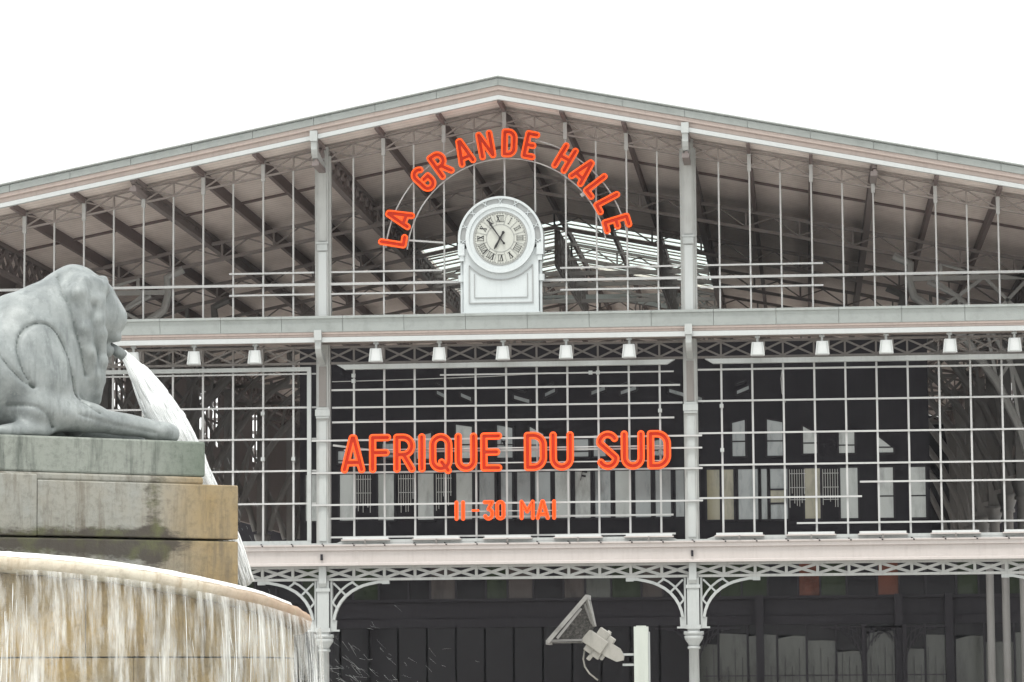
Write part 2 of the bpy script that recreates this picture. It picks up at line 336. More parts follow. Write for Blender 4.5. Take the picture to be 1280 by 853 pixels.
# roof skin: boarded ceiling in panels, with the glazed rows left open over the nave
roof=MB()
def roof_panel(x0,x1,y0,y1,z1=17.42):
    for s in (-1,1): slope_prism([(y0,17.30),(y1,17.30),(y1,z1),(y0,z1)],s*x0,s*x1,roof)
roof_panel(0,4.93,-1.55,22.4); roof_panel(4.93,16.3,-1.55,73.5); roof_panel(16.3,XE,-1.55,4.0)
rows=[]; y=22.4
while y<35.0:
    w=(.75,.75,.3,.75,.5)[len(rows)%5]; rows.append((y,y+w)); roof_panel(0,4.93,y+w,y+w+.34,17.32); y+=w+.34
roof_panel(0,4.93,y,73.5)
R_=roof.obj('roof','ceiling',H)
for (a,b) in rows:
    for s in (-1,1): slope_prism([(a+.005,17.302),(b-.005,17.302),(b-.005,17.308),(a+.005,17.308)],s*.05,s*4.9).obj('skylight_pane','skylight',R_)
for s in (-1,1):     # zinc on top of the boards
    mb=MB(); slope_prism([(-1.55,17.422),(22.0,17.422),(22.0,17.46),(-1.55,17.46)],0,s*16.3,mb); slope_prism([(-1.55,17.422),(4.0,17.422),(4.0,17.46),(-1.55,17.46)],s*16.3,s*XE,mb); slope_prism([(22.0,17.422),(73.5,17.422),(73.5,17.46),(22.0,17.46)],s*5.0,s*16.3,mb); mb.obj('roof_covering','zinc',H)
# raking verge: zinc sheets, pinkish moulding, white fillet
k=0
for s in (-1,1): slope_prism([(-1.745,17.60),(-1.745,17.77),(-1.3,17.77),(-1.3,17.60)],0,s*XE).obj('verge_backing','zinc',H)
X=0.0
while X<XE-.1:
    for s in (-1,1):
        x0,x1=X+.004,min(X+1.66,XE)
        o=slope_prism([(-1.78,17.57),(-1.80,17.74),(-1.76,17.80),(-1.70,17.815),(-1.2,17.79),(-1.2,17.57)],s*x0,s*x1).obj('verge_sheet','zinc',H)
    X+=1.667
for s in (-1,1):
    slope_prism([(-1.84,17.775),(-1.865,17.80),(-1.85,17.83),(-1.80,17.838),(-1.74,17.83),(-1.74,17.775)],s*.0,s*XE).obj('verge_roll','zinc',H)
    slope_prism([(-1.70,17.44),(-1.74,17.46),(-1.74,17.567),(-1.3,17.567),(-1.3,17.44)],s*.0,s*XE).obj('verge_moulding','pink',H)
    slope_prism([(-1.64,17.31),(-1.67,17.33),(-1.67,17.438),(-1.3,17.438),(-1.3,17.31)],s*.0,s*XE).obj('verge_board','pink',H)
    slope_prism([(-1.73,17.19),(-1.73,17.307),(-1.57,17.307),(-1.57,17.19)],s*.0,s*XE).obj('verge_fillet','white_bright',H)
# middle cornice
X=-XE
while X<XE-.1:
    MB().prism([(-1.02,11.06),(-1.04,11.30),(-1.06,11.40),(-1.10,11.42),(-1.10,11.47),(-1.0,11.5),(-.35,11.52),(-.35,11.06)],lambda a,b:(X+.005,a,b),lambda a,b:(X+1.662,a,b)).obj('cornice_sheet','zinc',H); X+=1.667
def xprism(poly,x0,x1,name,mat,parent=H): return MB().prism(poly,lambda a,b:(x0,a,b),lambda a,b:(x1,a,b)).obj(name,mat,parent)
xprism([(-.92,10.914),(-.96,10.93),(-.96,10.98),(-1.0,11.0),(-1.0,11.056),(-.36,11.056),(-.36,10.914)],-XE,XE,'cornice_moulding','pink')
xprism([(-1.03,10.78),(-1.03,10.91),(-.90,10.91),(-.90,10.78)],-XE,XE,'cornice_fillet','white_bright')
xprism([(-.89,10.84),(-.89,10.86),(.2,10.86),(.2,10.84)],-XE,XE,'cornice_soffit','pink')
# lower beam (cream) with ledge
xprism([(-.45,4.77),(-.45,4.83),(-.40,4.85),(-.40,5.16),(-.47,5.18),(-.47,5.26),(-.52,5.30),(-.52,5.335),(.3,5.335),(.3,4.77)],-XE,XE,'floor_beam','beam_paint')
xprism([(-.36,5.337),(-.36,5.38),(.2,5.38),(.2,5.337)],-XE,XE,'sill','white')

# lattice girders across the front; cells of 0.833 m
C8=10/12
def frieze(zb,h,y,mat,slope,wd,chord=.06,x_lim=15,name='frieze_girder'):
    mb=MB(); 
    for s in (-1,1):
        for z in (zb+chord/2,zb+h-chord/2):
            sl=SL if slope else 0
            mb.prism([(y-.05,-chord/2),(y+.05,-chord/2),(y+.05,chord/2),(y-.05,chord/2)],lambda a,b:(0,a,z+b),lambda a,b:(s*XE,a,z+b-sl*XE))
    g=mb.obj(name,mat,H); cache={}
    outer=MB()
    zi0,zi1=chord,h-chord
    n=int(XE/C8)
    for i in range(-n,n):
        x0=i*C8; s=(1 if x0<-.01 else -1)*(SL if slope else 0)
        zz=zb-(SL*abs(x0) if slope else 0)
        def cellmesh(kind,tgt):
            m=tgt; ox,oz=(0,0)
            if kind=='a': m.bar((.0,y-.012,zi0),(C8,y-.012,zi1+s*C8),.03,wd)
            if kind=='b': m.bar((.0,y+.022,zi1),(C8,y+.022,zi0+s*C8),.03,wd)
            if kind=='u': m.box(-wd/2,wd/2,y-.035,y+.045,zi0-.0,zi1+.0)
            return m
        for kind,nm in (('a','diagonal'),('b','diagonal'),('u','upright')):
            if -x_lim<=x0<x_lim-.01:
                key=(kind,round(s,3))
                if key not in cache: cache[key]=cellmesh(kind,MB()).mesh(nm,mat)
                link(nm,cache[key],g,(x0,0,zz))
            else:
                t=cellmesh(kind,MB()); outer.add([(a+x0,b,c+zz) for a,b,c in t.v],t.f)
    outer.obj('outer_lattice',mat,g,kind='stuff')
    return g
frieze(16.77,.46,0,'frieze_roof',True,.045,.05)
frieze(10.27,.50,0,'frieze',False,.05,.06)
frieze(4.37,.40,-.12,'frieze_white',False,.075,.07)
# front columns
def quarter(cx,cz,r,a0,a1,n,y): return [(cx+r*cos(a0+(a1-a0)*i/n),y,cz+r*sin(a0+(a1-a0)*i/n)) for i in range(n+1)]
for Xc in (-25,-15,-5,5,15,25):
    near=abs(Xc)<20
    # ground tier: round shaft, capital, square upper pier
    c=MB().lathe([(.20,0),(.20,.5),(.16,.6),(.145,.7),(.135,2.45),(.17,2.46),(.17,2.52),(.14,2.53)],20).obj('column','white',H,True); c.location=(Xc,0,0)
    MB().lathe([(.14,2.531),(.15,2.58),(.24,2.72),(.26,2.80),(.22,2.82),(.27,2.84),(.27,2.93)],20).obj('capital','white',c,True)
    MB().box(-.16,.16,-.22,.14,2.935,4.364).box(-.20,.20,-.26,.16,2.99,3.10).box(-.19,.19,-.25,.15,4.08,4.17).obj('pier','white',c)
    MB().box(-.245,-.19,-.12,.10,3.0,4.364).box(.19,.245,-.12,.10,3.0,4.364).obj('pier_side','white',c)
    MB().prism([(-.24,4.20),(-.30,4.30),(-.30,4.762),(-.19,4.762),(-.19,4.20)],lambda a,b:(-.10,a,b),lambda a,b:(.10,a,b)).obj('console','white',c)
    MB().bar((-.44,-.1,3.03),(.44,-.1,3.03),.05,.05).obj('tie_bolt','white',c)
    for s in (-1,1):
        b=MB(); y=-.08
        P=lambda pts:[(s*a,y,z) for a,z in pts]
        arc=P([(1.78,4.335),(1.50,4.33),(1.25,4.28),(1.08,4.235),(.945,4.18),(.76,4.08),(.605,3.955),(.48,3.81),(.385,3.65),(.32,3.48),(.285,3.31),(.27,3.02)])
        for p,q in zip(arc,arc[1:]): b.bar(p,q,.16,.075)
        b.bar((s*1.60,y,4.32),(s*1.80,y,4.32),.17,.09)
        inn=P([(.83,4.35),(.66,4.26),(.51,4.14),(.37,3.98),(.28,3.84),(.24,3.74)])
        for p,q in zip(inn,inn[1:]): b.bar(p,q,.10,.055)
        for p,q in (((.27,4.31),(.63,3.96)),((.76,4.35),(.96,4.20)),((.23,3.80),(.375,3.63))): b.bar((s*p[0],y,p[1]),(s*q[0],y,q[1]),.09,.05)
        b.obj('spandrel_bracket','white',c)
    # middle tier
    mt=MB().box(-.15,.15,-.17,.12,5.385,10.8).box(-.19,-.152,-.10,.10,5.385,10.8).box(.152,.19,-.10,.10,5.385,10.8).obj('upper_column','frieze_white',H); mt.location=(Xc,0,0)
    MB().box(-.10,.10,-.20,-.172,5.45,8.7).obj('column_strip','white',mt)
    MB().box(-.18,.18,-.24,-.173,8.78,8.84).box(-.20,.20,-.26,-.173,8.845,9.02).box(-.17,.17,-.23,-.173,9.025,9.08).obj('moulding','white',mt)
    MB().box(-.10,.10,-.20,-.172,9.1,10.2).obj('column_strip','frieze',mt)
    # top tier
    zt=zr(Xc,17.19)
    tt=MB().box(-.16,.16,-.17,.12,11.52,zt+.05).box(-.22,-.162,-.10,.10,11.52,zt-.2).box(.162,.22,-.10,.10,11.52,zt-.2).obj('upper_column','frieze_white',H); tt.location=(Xc,0,0)
    MB().box(-.11,.11,-.20,-.172,11.53,13.35).obj('column_strip','white_bright',tt)
    MB().box(-.14,.14,-.24,-.173,13.38,13.56).box(-.17,.17,-.26,-.173,13.565,13.62).obj('moulding','white',tt)
    MB().box(-.11,.11,-.20,-.172,13.65,zt-.45).obj('column_strip','frieze_white',tt)
    for (zt_,yo,par) in ((zt+.22,-1.78,tt),(11.10,-1.08,mt)):
        b=MB().box(-.10,.10,yo-.06,yo+.10,zt_-.28,zt_)
        b.prism([(yo+.0,zt_-.282),(yo+.02,zt_-.50),(yo+.12,zt_-.62),(yo+.24,zt_-.70),(-.2,zt_-.86),(-.2,zt_-.66),(yo+.3,zt_-.50),(yo+.3,zt_-.282)],lambda a,b_:(-.08,a,b_),lambda a,b_:(.08,a,b_))
        b.obj('console','white',par)
# vertical glazing bars, upper and lower tiers
n=int(25/C8)
for i in range(-n,n+1):
    if i%6==0 and (i//6)%2!=0: continue
    X=i*C8; behind_clock=abs(X)<.9
    zt=zr(X,16.78)
    z0=14.6 if abs(X)<.1 else (14.35 if behind_clock else 11.52)
    b=MB().box(-.022,.022,-.03,.03,z0,zt)
    if i%2==0: b.box(-.05,.05,-.07,.031,zt-.12,zr(X,17.24))
    o=b.obj('glazing_bar','bar',H); o.location=(X,0,0)
    o=MB().box(-.026,.026,-.03,.03,5.384,10.29).obj('glazing_bar','bar',H); o.location=(X,0,0)
def hbar(x0,x1,z,y=-.05,r=.024,name='cross_bar',mat='bar',z1=None):
    return MB().bar((x0,y,z),(x1,y,z if z1 is None else z1),2*r,2*r).obj(name,mat,H)
for (a,b) in ((-24.8,-15.2),(-14.8,-5.2),(-4.8,-1.15),(1.02,4.8),(5.2,14.8),(15.2,24.8)):
    hbar(a,b,12.47,-.062,.035)
for (a,b) in ((-7.6,-5.25),(-4.78,-1.72),(1.5,4.75),(5.45,8.62)):
    hbar(a,b,12.80,-.06,.024); hbar(a if a!=5.45 else 5.3,b,12.20,-.06,.024)
# middle bay grid
for z,a,b in ((9.56,-4.78,4.72),(9.08,-4.76,4.78),(8.68,-4.76,4.55),(6.06,-4.85,4.5),(5.55,-4.9,4.55)): hbar(a,b,z)
hbar(-1.8,4.55,9.93,-.055,.02)
for z in (8.17,7.29,6.42): hbar(-5.3,5.3,z,-.235,.024)
hbar(-4.73,-3.2,8.05,-.10,.026,z1=7.84); hbar(-3.2,5.3,7.84,-.26,.022)
# right bay grid
for X0,s in ((5,1),(15,1),(-25,1)):
    for z in (9.11,8.24,7.38): hbar(X0+.2,X0+9.8,z)
    hbar(X0+.2,X0+9.8,9.96)
    hbar(X0+4.5,X0+9.8,6.88); hbar(X0+.15,X0+4.55,6.49,-.06); hbar(X0+2.8,X0+9.8,5.79)
# left bay grid with its pipe frame
for z in (9.10,8.24,7.37,6.48): hbar(-14.8,-5.2,z)
hbar(-14.8,-5.2,10.02,-.05,.02)
f=MB().bar((-14.6,-.12,10.14),(-5.33,-.12,10.14),.11,.11).bar((-14.6,-.12,5.42),(-5.33,-.12,5.42),.09,.09).bar((-5.38,-.12,5.465),(-5.38,-.12,10.085),.11,.11).bar((-14.55,-.12,5.465),(-14.55,-.12,10.085),.11,.11)
f.obj('pipe_frame','white',H)
def light_rail(x0,x1,z,zh,nm):
    return MB().prism([(x0,z+zh),(x1,z+zh),(x1-.22,z),(x0+.22,z)],lambda a,b:(a,-.34,b),lambda a,b:(a,-.14,b)).obj(nm,'white',H)
for a,b in ((-4.6,4.6),(5.4,14.6),(15.4,24.6),(-24.6,-15.4)):
    light_rail(a,b,10.10,.13,'top_rail')
    MB().prism([(a+.0,5.385),(b,5.385),(b-.25,5.47),(a+.25,5.47)],lambda p,q:(p,-.36,q),lambda p,q:(p,-.12,q)).obj('bottom_rail','white',H)
for i in range(-17,18):      # hooks holding the sill tray
    MB().bar((i*C8,-.36,5.36),(i*C8+.07,-.56,5.30),.03,.03).obj('hook','dark_frame',H)
for X in (-5,5): MB().box(X-.03,X+.03,-.462,-.40,4.92,5.08).obj('drain_slot','dark_frame',H)
MB().tube([(-4.78,.03,9.80),(-2.5,.03,9.83),(-.4,.03,9.88),(1.2,.03,9.95)],.012,5).obj('cable','inner_iron',H)
MB().tube([(7.52,.03,10.2),(7.44,.03,9.7),(7.46,.03,9.3),(7.55,.03,9.05)],.010,5).obj('cable','inner_iron',H)
# small clamps on bars
for X,z in ((-4.17,9.80),(-4.17,9.95),(4.17,8.87),(4.17,7.75),(5.83,8.97),(-6.67,8.95),(-6.67,7.7),(-5.83,7.7),(2.5,9.93),(2.3,9.93),(5.83,7.78),(-.8,12.47),(-.68,12.43)):
    o=MB().box(-.05,.05,-.05,.05,-.05,.05).obj('clamp','white',H); o.location=(X+.001,-.06 if abs(X)>1 else -.08,z)

# ---- inside: portal trusses, purlins, longitudinal girders
for i in range(-15,16):
    X=i*10/6
    if abs(i)%3==0 and i!=0: continue
    y1=73 if abs(X)<16 else 3.9
    mb=MB().box(-.045,.045,-1.568,.1,-.17,-.003).box(-.055,.055,.102,y1,-.33,-.003) if abs(X)>4.9 else MB().box(-.045,.045,-1.568,.1,-.17,-.003).box(-.045,.045,.102,72,-.26,-.003)
    o=mb.obj('purlin','purlin',H); o.location=(X,0,zr(X,17.30))
def longi(X,top,h,mat='girder',y0=-1.5,y1=72,step=1.0):
    mb=MB().box(X-.09,X+.09,y0,y1,top-.12,top).box(X-.09,X+.09,y0,y1,top-h,top-h+.12)
    y=y0; k=0
    while y<y1-.1:
        a,b=(top-.12,top-h+.12) if k%2==0 else (top-h+.12,top-.12)
        mb.bar((X,y,a),(X,y+step,b),.10,.14); mb.bar((X+.02,y,b),(X+.02,y+step,a),.08,.10); y+=step; k+=1
    mb.obj('longitudinal_girder',mat,H)
for X in (-5,5): longi(X,16.28,.75)
for X in (-15,15): longi(X,zr(15,17.29),.9)
for X in (-10,10): longi(X,zr(10,17.295),.4)
def rafter(Y,z0,h,step,mat,x1=16.0):
    mb=MB()
    for s in (-1,1):
        for z in (z0-.05,z0-h+.05): slope_prism([(Y-.07,z-.05),(Y+.07,z-.05),(Y+.07,z+.05),(Y-.07,z+.05)],0,s*x1,mb)
        x=0;k=0
        while x<x1-.1:
            a,b=(z0-.1,z0-h+.1) if k%2 else (z0-h+.1,z0-.1)
            mb.bar((s*x,Y,zr(x,a)),(s*(x+step),Y,zr(x+step,b)),.04,.045)
            if k%2==0: mb.box(s*x-.03,s*x+.03,Y-.03,Y+.03,zr(x,z0-h),zr(x,z0))
            x+=step;k+=1
    return mb.obj('portal_truss',mat,H)
YP=(10,18,26,34,42,50,58,66)
for Y in YP: rafter(Y,17.0,.62,.8,'truss')
for s in (-1,1): slope_prism([(5.8,17.22),(5.9,17.22),(5.9,17.29),(5.8,17.29)],0,s*16).obj('rafter','purlin',H)
# inner columns with curved lattice braces
def inner_column(X,Y,s):
    mt='inner_iron' if Y<12 else 'truss_far'  # deeper columns get darker iron, hall shade put into the colour
    c=MB().lathe([(.30,0),(.30,.6),(.20,.7),(.19,7.3),(.26,7.32),(.26,7.42),(.22,7.45),(.34,7.8),(.36,7.95)],16).obj('inner_column',mt,H,True); c.location=(X,Y,0)
    zt=zr(X,16.36)
    MB().box(-.2,.2,-.2,.2,7.955,zt).obj('post',mt,c)
    for k in (-1,1):
        b=MB()
        outer_=[(-.30,8.1),(-.55,9.0),(-1.2,10.4),(-2.1,11.7),(-3.0,12.6),(-3.6,13.0),(-3.75,13.5),(-3.7,14.0),(-4.2,14.55)]
        inner_=[(-.25,9.6),(-.8,11.0),(-1.5,12.2),(-2.3,13.0),(-3.2,13.45)]
        dz=(-1 if k*s>0 else 1)
        top=lambda dx: zr(X+k*dx*-1*-1,16.37)
        oo=[(k*a,0,z) for a,z in outer_]; ii=[(k*a,0.0,z) for a,z in inner_]
        lim=zr(X+oo[-1][0],16.37); oo[-1]=(oo[-1][0],0,lim)
        b.tube(oo,.13,8)
        if Y<=45: b.tube(ii,.07,8)
        b.bar((k*-.2,0,13.55),(k*-3.65,0,13.55),.14,.14)
        if Y>45: b.obj('curved_brace',mt,c); continue
        for p,q in (((-.55,9.0),(-.8,11.0)),((-1.2,10.4),(-.8,11.0)),((-1.2,10.4),(-1.5,12.2)),((-2.1,11.7),(-1.5,12.2)),((-2.1,11.7),(-2.3,13.0)),((-3.0,12.6),(-2.3,13.0)),((-.2,12.2),(-.8,11.0)),((-.2,12.2),(-1.5,13.55)),((-1.5,12.2),(-.2,13.5)),((-2.3,13.0),(-3.0,13.5)),((-2.3,13.0),(-1.6,13.5))):
            b.bar((k*p[0],.01,p[1]),(k*q[0],.01,q[1]),.09,.10)
        hx=(-.6,-1.7,-2.8)
        for a in hx: b.bar((k*a,0,13.62),(k*a,0,zr(X+k*a,16.39)),.10,.10)
        for a,c_ in ((-.6,-1.7),(-1.7,-2.8)): b.bar((k*a,.02,13.62),(k*c_,.02,zr(X+k*c_,16.39)),.08,.08)
        b.obj('curved_brace',mt,c)
for Y in YP:
    for s in (-1,1): inner_column(15*s,Y,s)
# collar trusses under the ridge, further back
def collar(Y,zc,h,hw,mat='inner_iron'):
    mb=MB(); n=14
    top=lambda x: zc+h*.5
    bot=lambda x: zc+h*.42-(abs(x)/hw)**1.6*h*1.15
    P=[-hw+2*hw*i/n for i in range(n+1)]
    for a,b in zip(P,P[1:]):
        mb.bar((a,Y,top(a)),(b,Y,top(b)),.12,.10); mb.bar((a,Y,bot(a)),(b,Y,bot(b)),.14,.14)
        if abs(a)>.6: mb.bar((a,Y,bot(a)),(b,Y,top(b)),.06,.07); mb.bar((a,Y+.03,top(a)),(b,Y+.03,bot(b)),.06,.07); mb.bar((a,Y,bot(a)),(a,Y,top(a)),.06,.07)
    mb.obj('collar_truss',mat,H)
for Y in (36,46): collar(Y,15.9 if Y==36 else 15.7,.75,4.7)
mb=MB()
for Y,z in ((26,15.9),(30,16.0),(34,15.85)):
    mb.bar((-4.8,Y,z),(4.8,Y,z),.12,.14)
mb.obj('tie_beam','truss',H)
# lattice side frames under the skylights
for X in (-3.3,-.2,3.3):
    mb=MB(); z1=zr(X,17.0)-.02
    for z in (z1,z1-.45,z1-.9,z1-1.35): mb.bar((X,21,z),(X,38,z),.06,.07)
    for i in range(24): mb.bar((X,21+i*.7,z1),(X,21+i*.7,z1-1.35),.06,.06); 
    for i in range(0,23,2): mb.bar((X+.04,21+i*.7,z1),(X+.04,21+(i+1)*.7,z1-1.35),.05,.05)
    mb.obj('skylight_frame','truss',H)
# arched wind brace of thin rings seen behind the letters
for Y,zc in ((34.6,15.6),):
    for r in (.35,.62):
        for cx in (-3.9,-2.4,2.4,3.9):
            pts=[(cx+r*cos(t*pi/8),Y,zc+r*.8*sin(t*pi/8)) for t in range(17)]
            mb=MB(); [mb.bar(p,q,.05,.05) for p,q in zip(pts,pts[1:])]; mb.obj('ring_brace','truss',H)

# side clerestory of the nave: upright slats with sky between them
for s in (-1,1):
    mb=MB(); X=16.2*s
    segs=[(9.3,11.6),(24.5,27.2),(39.4,46.2),(54,57)]
    mb.box(X-.08,X+.08,.5,73,8.6,11.35); mb.box(X-.08,X+.08,.5,73,13.55,zr(16.2,17.29))
    last=.5
    for a,b in segs: mb.box(X-.03,X+.03,last,a,11.352,13.548); last=b
    mb.box(X-.03,X+.03,last,73,11.352,13.548); cw=mb.obj('clerestory_wall','girder',H)
    for a,b in segs:
        y=a+.12
        while y<b: 
            MB().box(X-.012,X+.012,y,y+.42,11.353,13.547).obj('slat','girder',cw); y+=.92
        MB().bar((X,a,12.4),(X,b,12.4),.03,.10).obj('slat_rail','girder',cw)
    MB().box(25.9*s-.1,25.9*s+.1,-.2,73.5,7.5,12.0).obj('side_wall','girder',H)
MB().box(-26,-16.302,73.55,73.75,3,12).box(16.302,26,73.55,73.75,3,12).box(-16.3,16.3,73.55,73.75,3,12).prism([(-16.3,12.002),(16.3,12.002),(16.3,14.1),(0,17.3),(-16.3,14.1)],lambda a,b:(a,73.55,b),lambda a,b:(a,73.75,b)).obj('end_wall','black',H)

# ---- inner black box (the enclosed auditorium) with two rows of painted reflections
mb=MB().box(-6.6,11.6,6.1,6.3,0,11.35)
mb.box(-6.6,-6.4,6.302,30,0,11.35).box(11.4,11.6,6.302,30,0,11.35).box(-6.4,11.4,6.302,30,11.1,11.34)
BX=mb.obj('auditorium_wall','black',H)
def reflection_panel(poly,mat,bars=0,y=6.06,letter=None):  # framed pane standing in for a reflection in the glazing
    xs=[p[0] for p in poly]; zs=[p[1] for p in poly]
    fr=MB()
    for p,q in zip(poly,poly[1:]+poly[:1]): fr.bar((p[0],y,p[1]),(q[0],y,q[1]),.06,.05)
    w=fr.obj('reflection_panel','dark_frame',H)
    MB().prism(poly,lambda a,b:(a,y+.0,b),lambda a,b:(a,y+.03,b)).obj('pane',mat,w)
    b=MB(); ok=False
    if bars:
        for i in range(1,bars+1):
            z=min(zs)+(max(zs)-min(zs))*i/(bars+1)-.1; b.bar((min(xs),y-.012,z),(max(xs),y-.012,z),.03,.035); ok=True
    if ok: b.obj('reflection_panel_bar','dark_frame',w)
    return w
x0=-6.55+.33
lowx=[(-6.45,.50,'pane_pale'),(-5.45,.52,'pane_pale'),(-4.33,.52,'pane_pale'),(-3.17,.52,'pane_pale'),(-2.05,.52,'pane_pale'),(-1.38,.5,'pane_mid'),
 (-.75,.38,'pane_mid'),(-.28,.44,'pane_mid'),(.24,.50,'pane_mid'),(.82,.50,'pane_pale'),(1.40,.50,'pane_pale'),(1.98,.50,'pane_mid'),(2.56,.50,'pane_pale'),(3.14,.50,'pane_mid'),(3.72,.50,'pane_mid'),(4.30,.30,'pane_mid'),(4.68,.34,'pane_pale'),
 (5.2,.42,'pane_ochre'),(5.68,.34,'pane_ochre'),(6.1,.62,'pane_mid'),(6.76,.22,'pane_mid'),(7.02,.55,'pane_mid'),(8.0,.5,'pane_ochre'),(9.02,.55,'pane_pale'),(10.1,.48,'pane_pale'),(11.0,.5,'pane_pale')]
for i,(xw,w,mt) in enumerate(lowx):
    zb=6.28 if i<17 else 6.18
    reflection_panel([(xw,zb),(xw+w,zb),(xw+w,7.67),(xw,7.67)],mt,1 if i>16 else 0)
upx=[(-5.5,.4,7.95,8.35,8.35,'pane_mid'),(-4.2,.45,8.1,8.55,8.55,'pane_mid'),(-3.2,.48,8.05,8.75,8.85,'pane_mid'),(-2.05,.52,8.05,9.08,9.0,'pane_pale'),(-.85,.5,8.05,9.05,8.95,'pane_mid'),
 (.1,.45,8.05,9.0,8.75,'pane_pale'),(1.35,.5,8.05,8.6,8.6,'pane_mid'),(1.95,.4,8.05,8.7,8.75,'pane_mid'),(3.6,.45,8.05,8.5,8.6,'pane_mid'),(4.62,.4,8.05,8.85,9.05,'pane_pale'),
 (5.95,.42,8.0,9.0,9.1,'pane_mid'),(6.95,.5,8.0,9.1,9.0,'pane_mid'),(7.98,.45,8.05,8.9,8.65,'pane_pale'),(9.0,.5,8.05,8.75,8.72,'pane_pale'),(10.1,.5,8.05,8.6,8.2,'pane_pale')]
for xw,w,zb,zl,zr_,mt in upx: reflection_panel([(xw,zb),(xw+w,zb),(xw+w,zr_),(xw,zl)],mt,1)
reflection_panel([(7.02,6.65),(7.48,6.65),(7.48,7.05),(7.02,7.05)],'pane_ochre',0,6.02)
# fine grilles between the reflection panels
for xw in (-4.95,-3.7,-2.6,7.6,8.55):
    mb=MB()
    for i in range(7): mb.bar((xw+i*.07,6.04,6.5+random.random()*.5),(xw+i*.07,6.04,7.62),.02,.018)
    for z in (7.5,7.1,6.75): mb.bar((xw,6.03,z),(xw+.45,6.03,z),.02,.02)
    mb.obj('grille','inner_iron',H)
# roof-lattice reflections built as small slanted panels (y 470-500)
for cx,w,k in ((-1.9,.35,1),(-.35,.5,1),(.55,.35,-1),(1.9,.45,-1),(2.75,.5,-1),(4.15,.5,1),(4.75,.4,1),(-2.6,.3,1),(6.1,.4,-1)):
    z=9.72+.08*((cx*7)%3)
    reflection_panel([(cx,z),(cx+w,z-.16*k),(cx+w,z-.16*k+.16),(cx,z+.15)],'pane_mid')
    reflection_panel([(cx,z+.30),(cx+w*.7,z+.30-.10*k),(cx+w*.7,z+.36-.10*k),(cx,z+.36)],'pane_mid')
for ch,x_,z_,hh in (('R',-.75,8.42,.30),('F',1.55,7.36,.34)):      # sign reflections built as dark letters on two panes
    g_=[[(a*hh,b*hh) for a,b in pl] for pl in glyph(ch,.62,.2)]
    mb=MB()
    for pl in g_:
        for p,q in zip(pl,pl[1:]): mb.bar((p[0],0,p[1]),(q[0],0.001,q[1]),.01,.055)
    o=mb.obj('reflected_letter','black',H); o.location=(x_,6.03,z_); o['label']='dark painted reflection of letter '+ch+' on the glass'; o.rotation_euler=(0,.2,0)

# ---- ground floor glazing behind the arcade
mb=MB().box(-14.5,16.2,4.98,5.06,3.17,3.42).box(-14.5,16.2,4.95,5.06,3.9,3.98).box(-14.5,16.2,5.04,5.06,3.43,3.895); GF=mb.obj('shopfront','dark_frame',H)
cols=['pane_green','pane_dark','pane_green','pane_mid','pane_dark','pane_red','pane_green','pane_dark','pane_shop','pane_green']
i=0; X=-14.4
while X<16:
    w=.62+.12*((i*7)%3)
    mt={0:'pane_dark',1:'pane_green',2:'pane_dark',3:'pane_green',4:'pane_dark'}[i%5]  # reflected colour patches painted as pane tints
    if i in (23,27): mt='pane_green'
    if any(abs(X+w/2-v)<.3 for v in (-2.3,.1,1.2,3.45)): mt='pane_dim'
    if any(abs(X+w/2-v)<.3 for v in (-1.1,2.3)): mt='pane_shop'
    if abs(X-7.7)<.3 or abs(X-10.3)<.3: mt='pane_red'
    MB().box(X+.03,X+w-.03,5.02,5.05,3.985,5.0).obj('transom_pane',mt,GF); MB().box(X-.028,X+.028,4.99,5.07,3.985,5.0).obj('mullion','dark_frame',GF)
    X+=w; i+=1
X=-14.4; i=0
while X<16:
    hz=None if X<4.6 else (2.45,2.82,2.80,2.62,2.90,2.88,2.84,2.70,2.40,2.95)[i%10]  # pale sky reflection painted as a lower pane with uneven top
    if hz is None: MB().box(X+.03,X+.80,5.02,5.05,.1,3.165).obj('shopfront_pane','pane_dark',GF)
    else:
        MB().box(X+.03,X+.80,5.02,5.05,hz+.03,3.165).obj('shopfront_pane','pane_dark',GF)
        mb=MB(); k_=random.uniform(-.15,.12); mb.prism([(X+.03,.1),(X+.80,.1),(X+.80,hz),(X+.45,hz+.02),(X+.03,hz+k_)],lambda a,b:(a,5.02,b),lambda a,b:(a,5.05,b)); mb.obj('shopfront_pane','pane_shop',GF); MB().box(X-.028,X+.028,4.98,5.07,.1,3.165).obj('mullion','dark_frame',GF)  # this lower pane stands in for the sky reflection
    X+=.83; i+=1
for X in (6.7,10.6,12.0): MB().box(X-.11,X+.11,4.7,4.94,0,4.0).obj('dark_post','dark_frame',H)
mb=MB()
for i in range(34): mb.box(5.2+i*.2-.008,5.2+i*.2+.008,4.5,4.52,.1,2.0+.25*((i*5)%3))
mb.box(5.1,12.1,4.49,4.53,1.72,1.75); mb.obj('railing','dark_frame',H)
for X in (9.6,10.75,4.95):      # arcade bracket reflections built as slim dark uprights with tracery
    mb=MB().box(-.05,.05,4.6,4.7,0,3.15)
    for k in (-1,1):
        for r in (.45,.85):
            pts=[(k*(.05+r*(1-cos(t*pi/16))),4.65,3.05-r*1.1+r*1.1*sin(t*pi/16)) for t in range(9)]
            for p,q in zip(pts,pts[1:]): mb.bar(p,q,.03,.035)
        for t in range(1,6): mb.bar((k*(.05+.14*t),4.65,3.1),(k*(.05+.09*t),4.65,3.1-.11*(7-t)),.03,.025)
    mb.bar((-1.2,4.65,3.08),(1.2,4.65,3.08),.04,.04)
    o=mb.obj('reflected_bracket','dark_frame',H); o.location=(X,0,0)
for X,Y in ((12.98,1.5),(13.40,1.5),(13.88,1.5)): MB().tube([(X,Y,0),(X,Y,4.7)],.105,12).obj('downpipe','truss_far',H,True)
MB().box(-15,15,6.5,6.6,0,5.2).obj('back_partition','black',H)

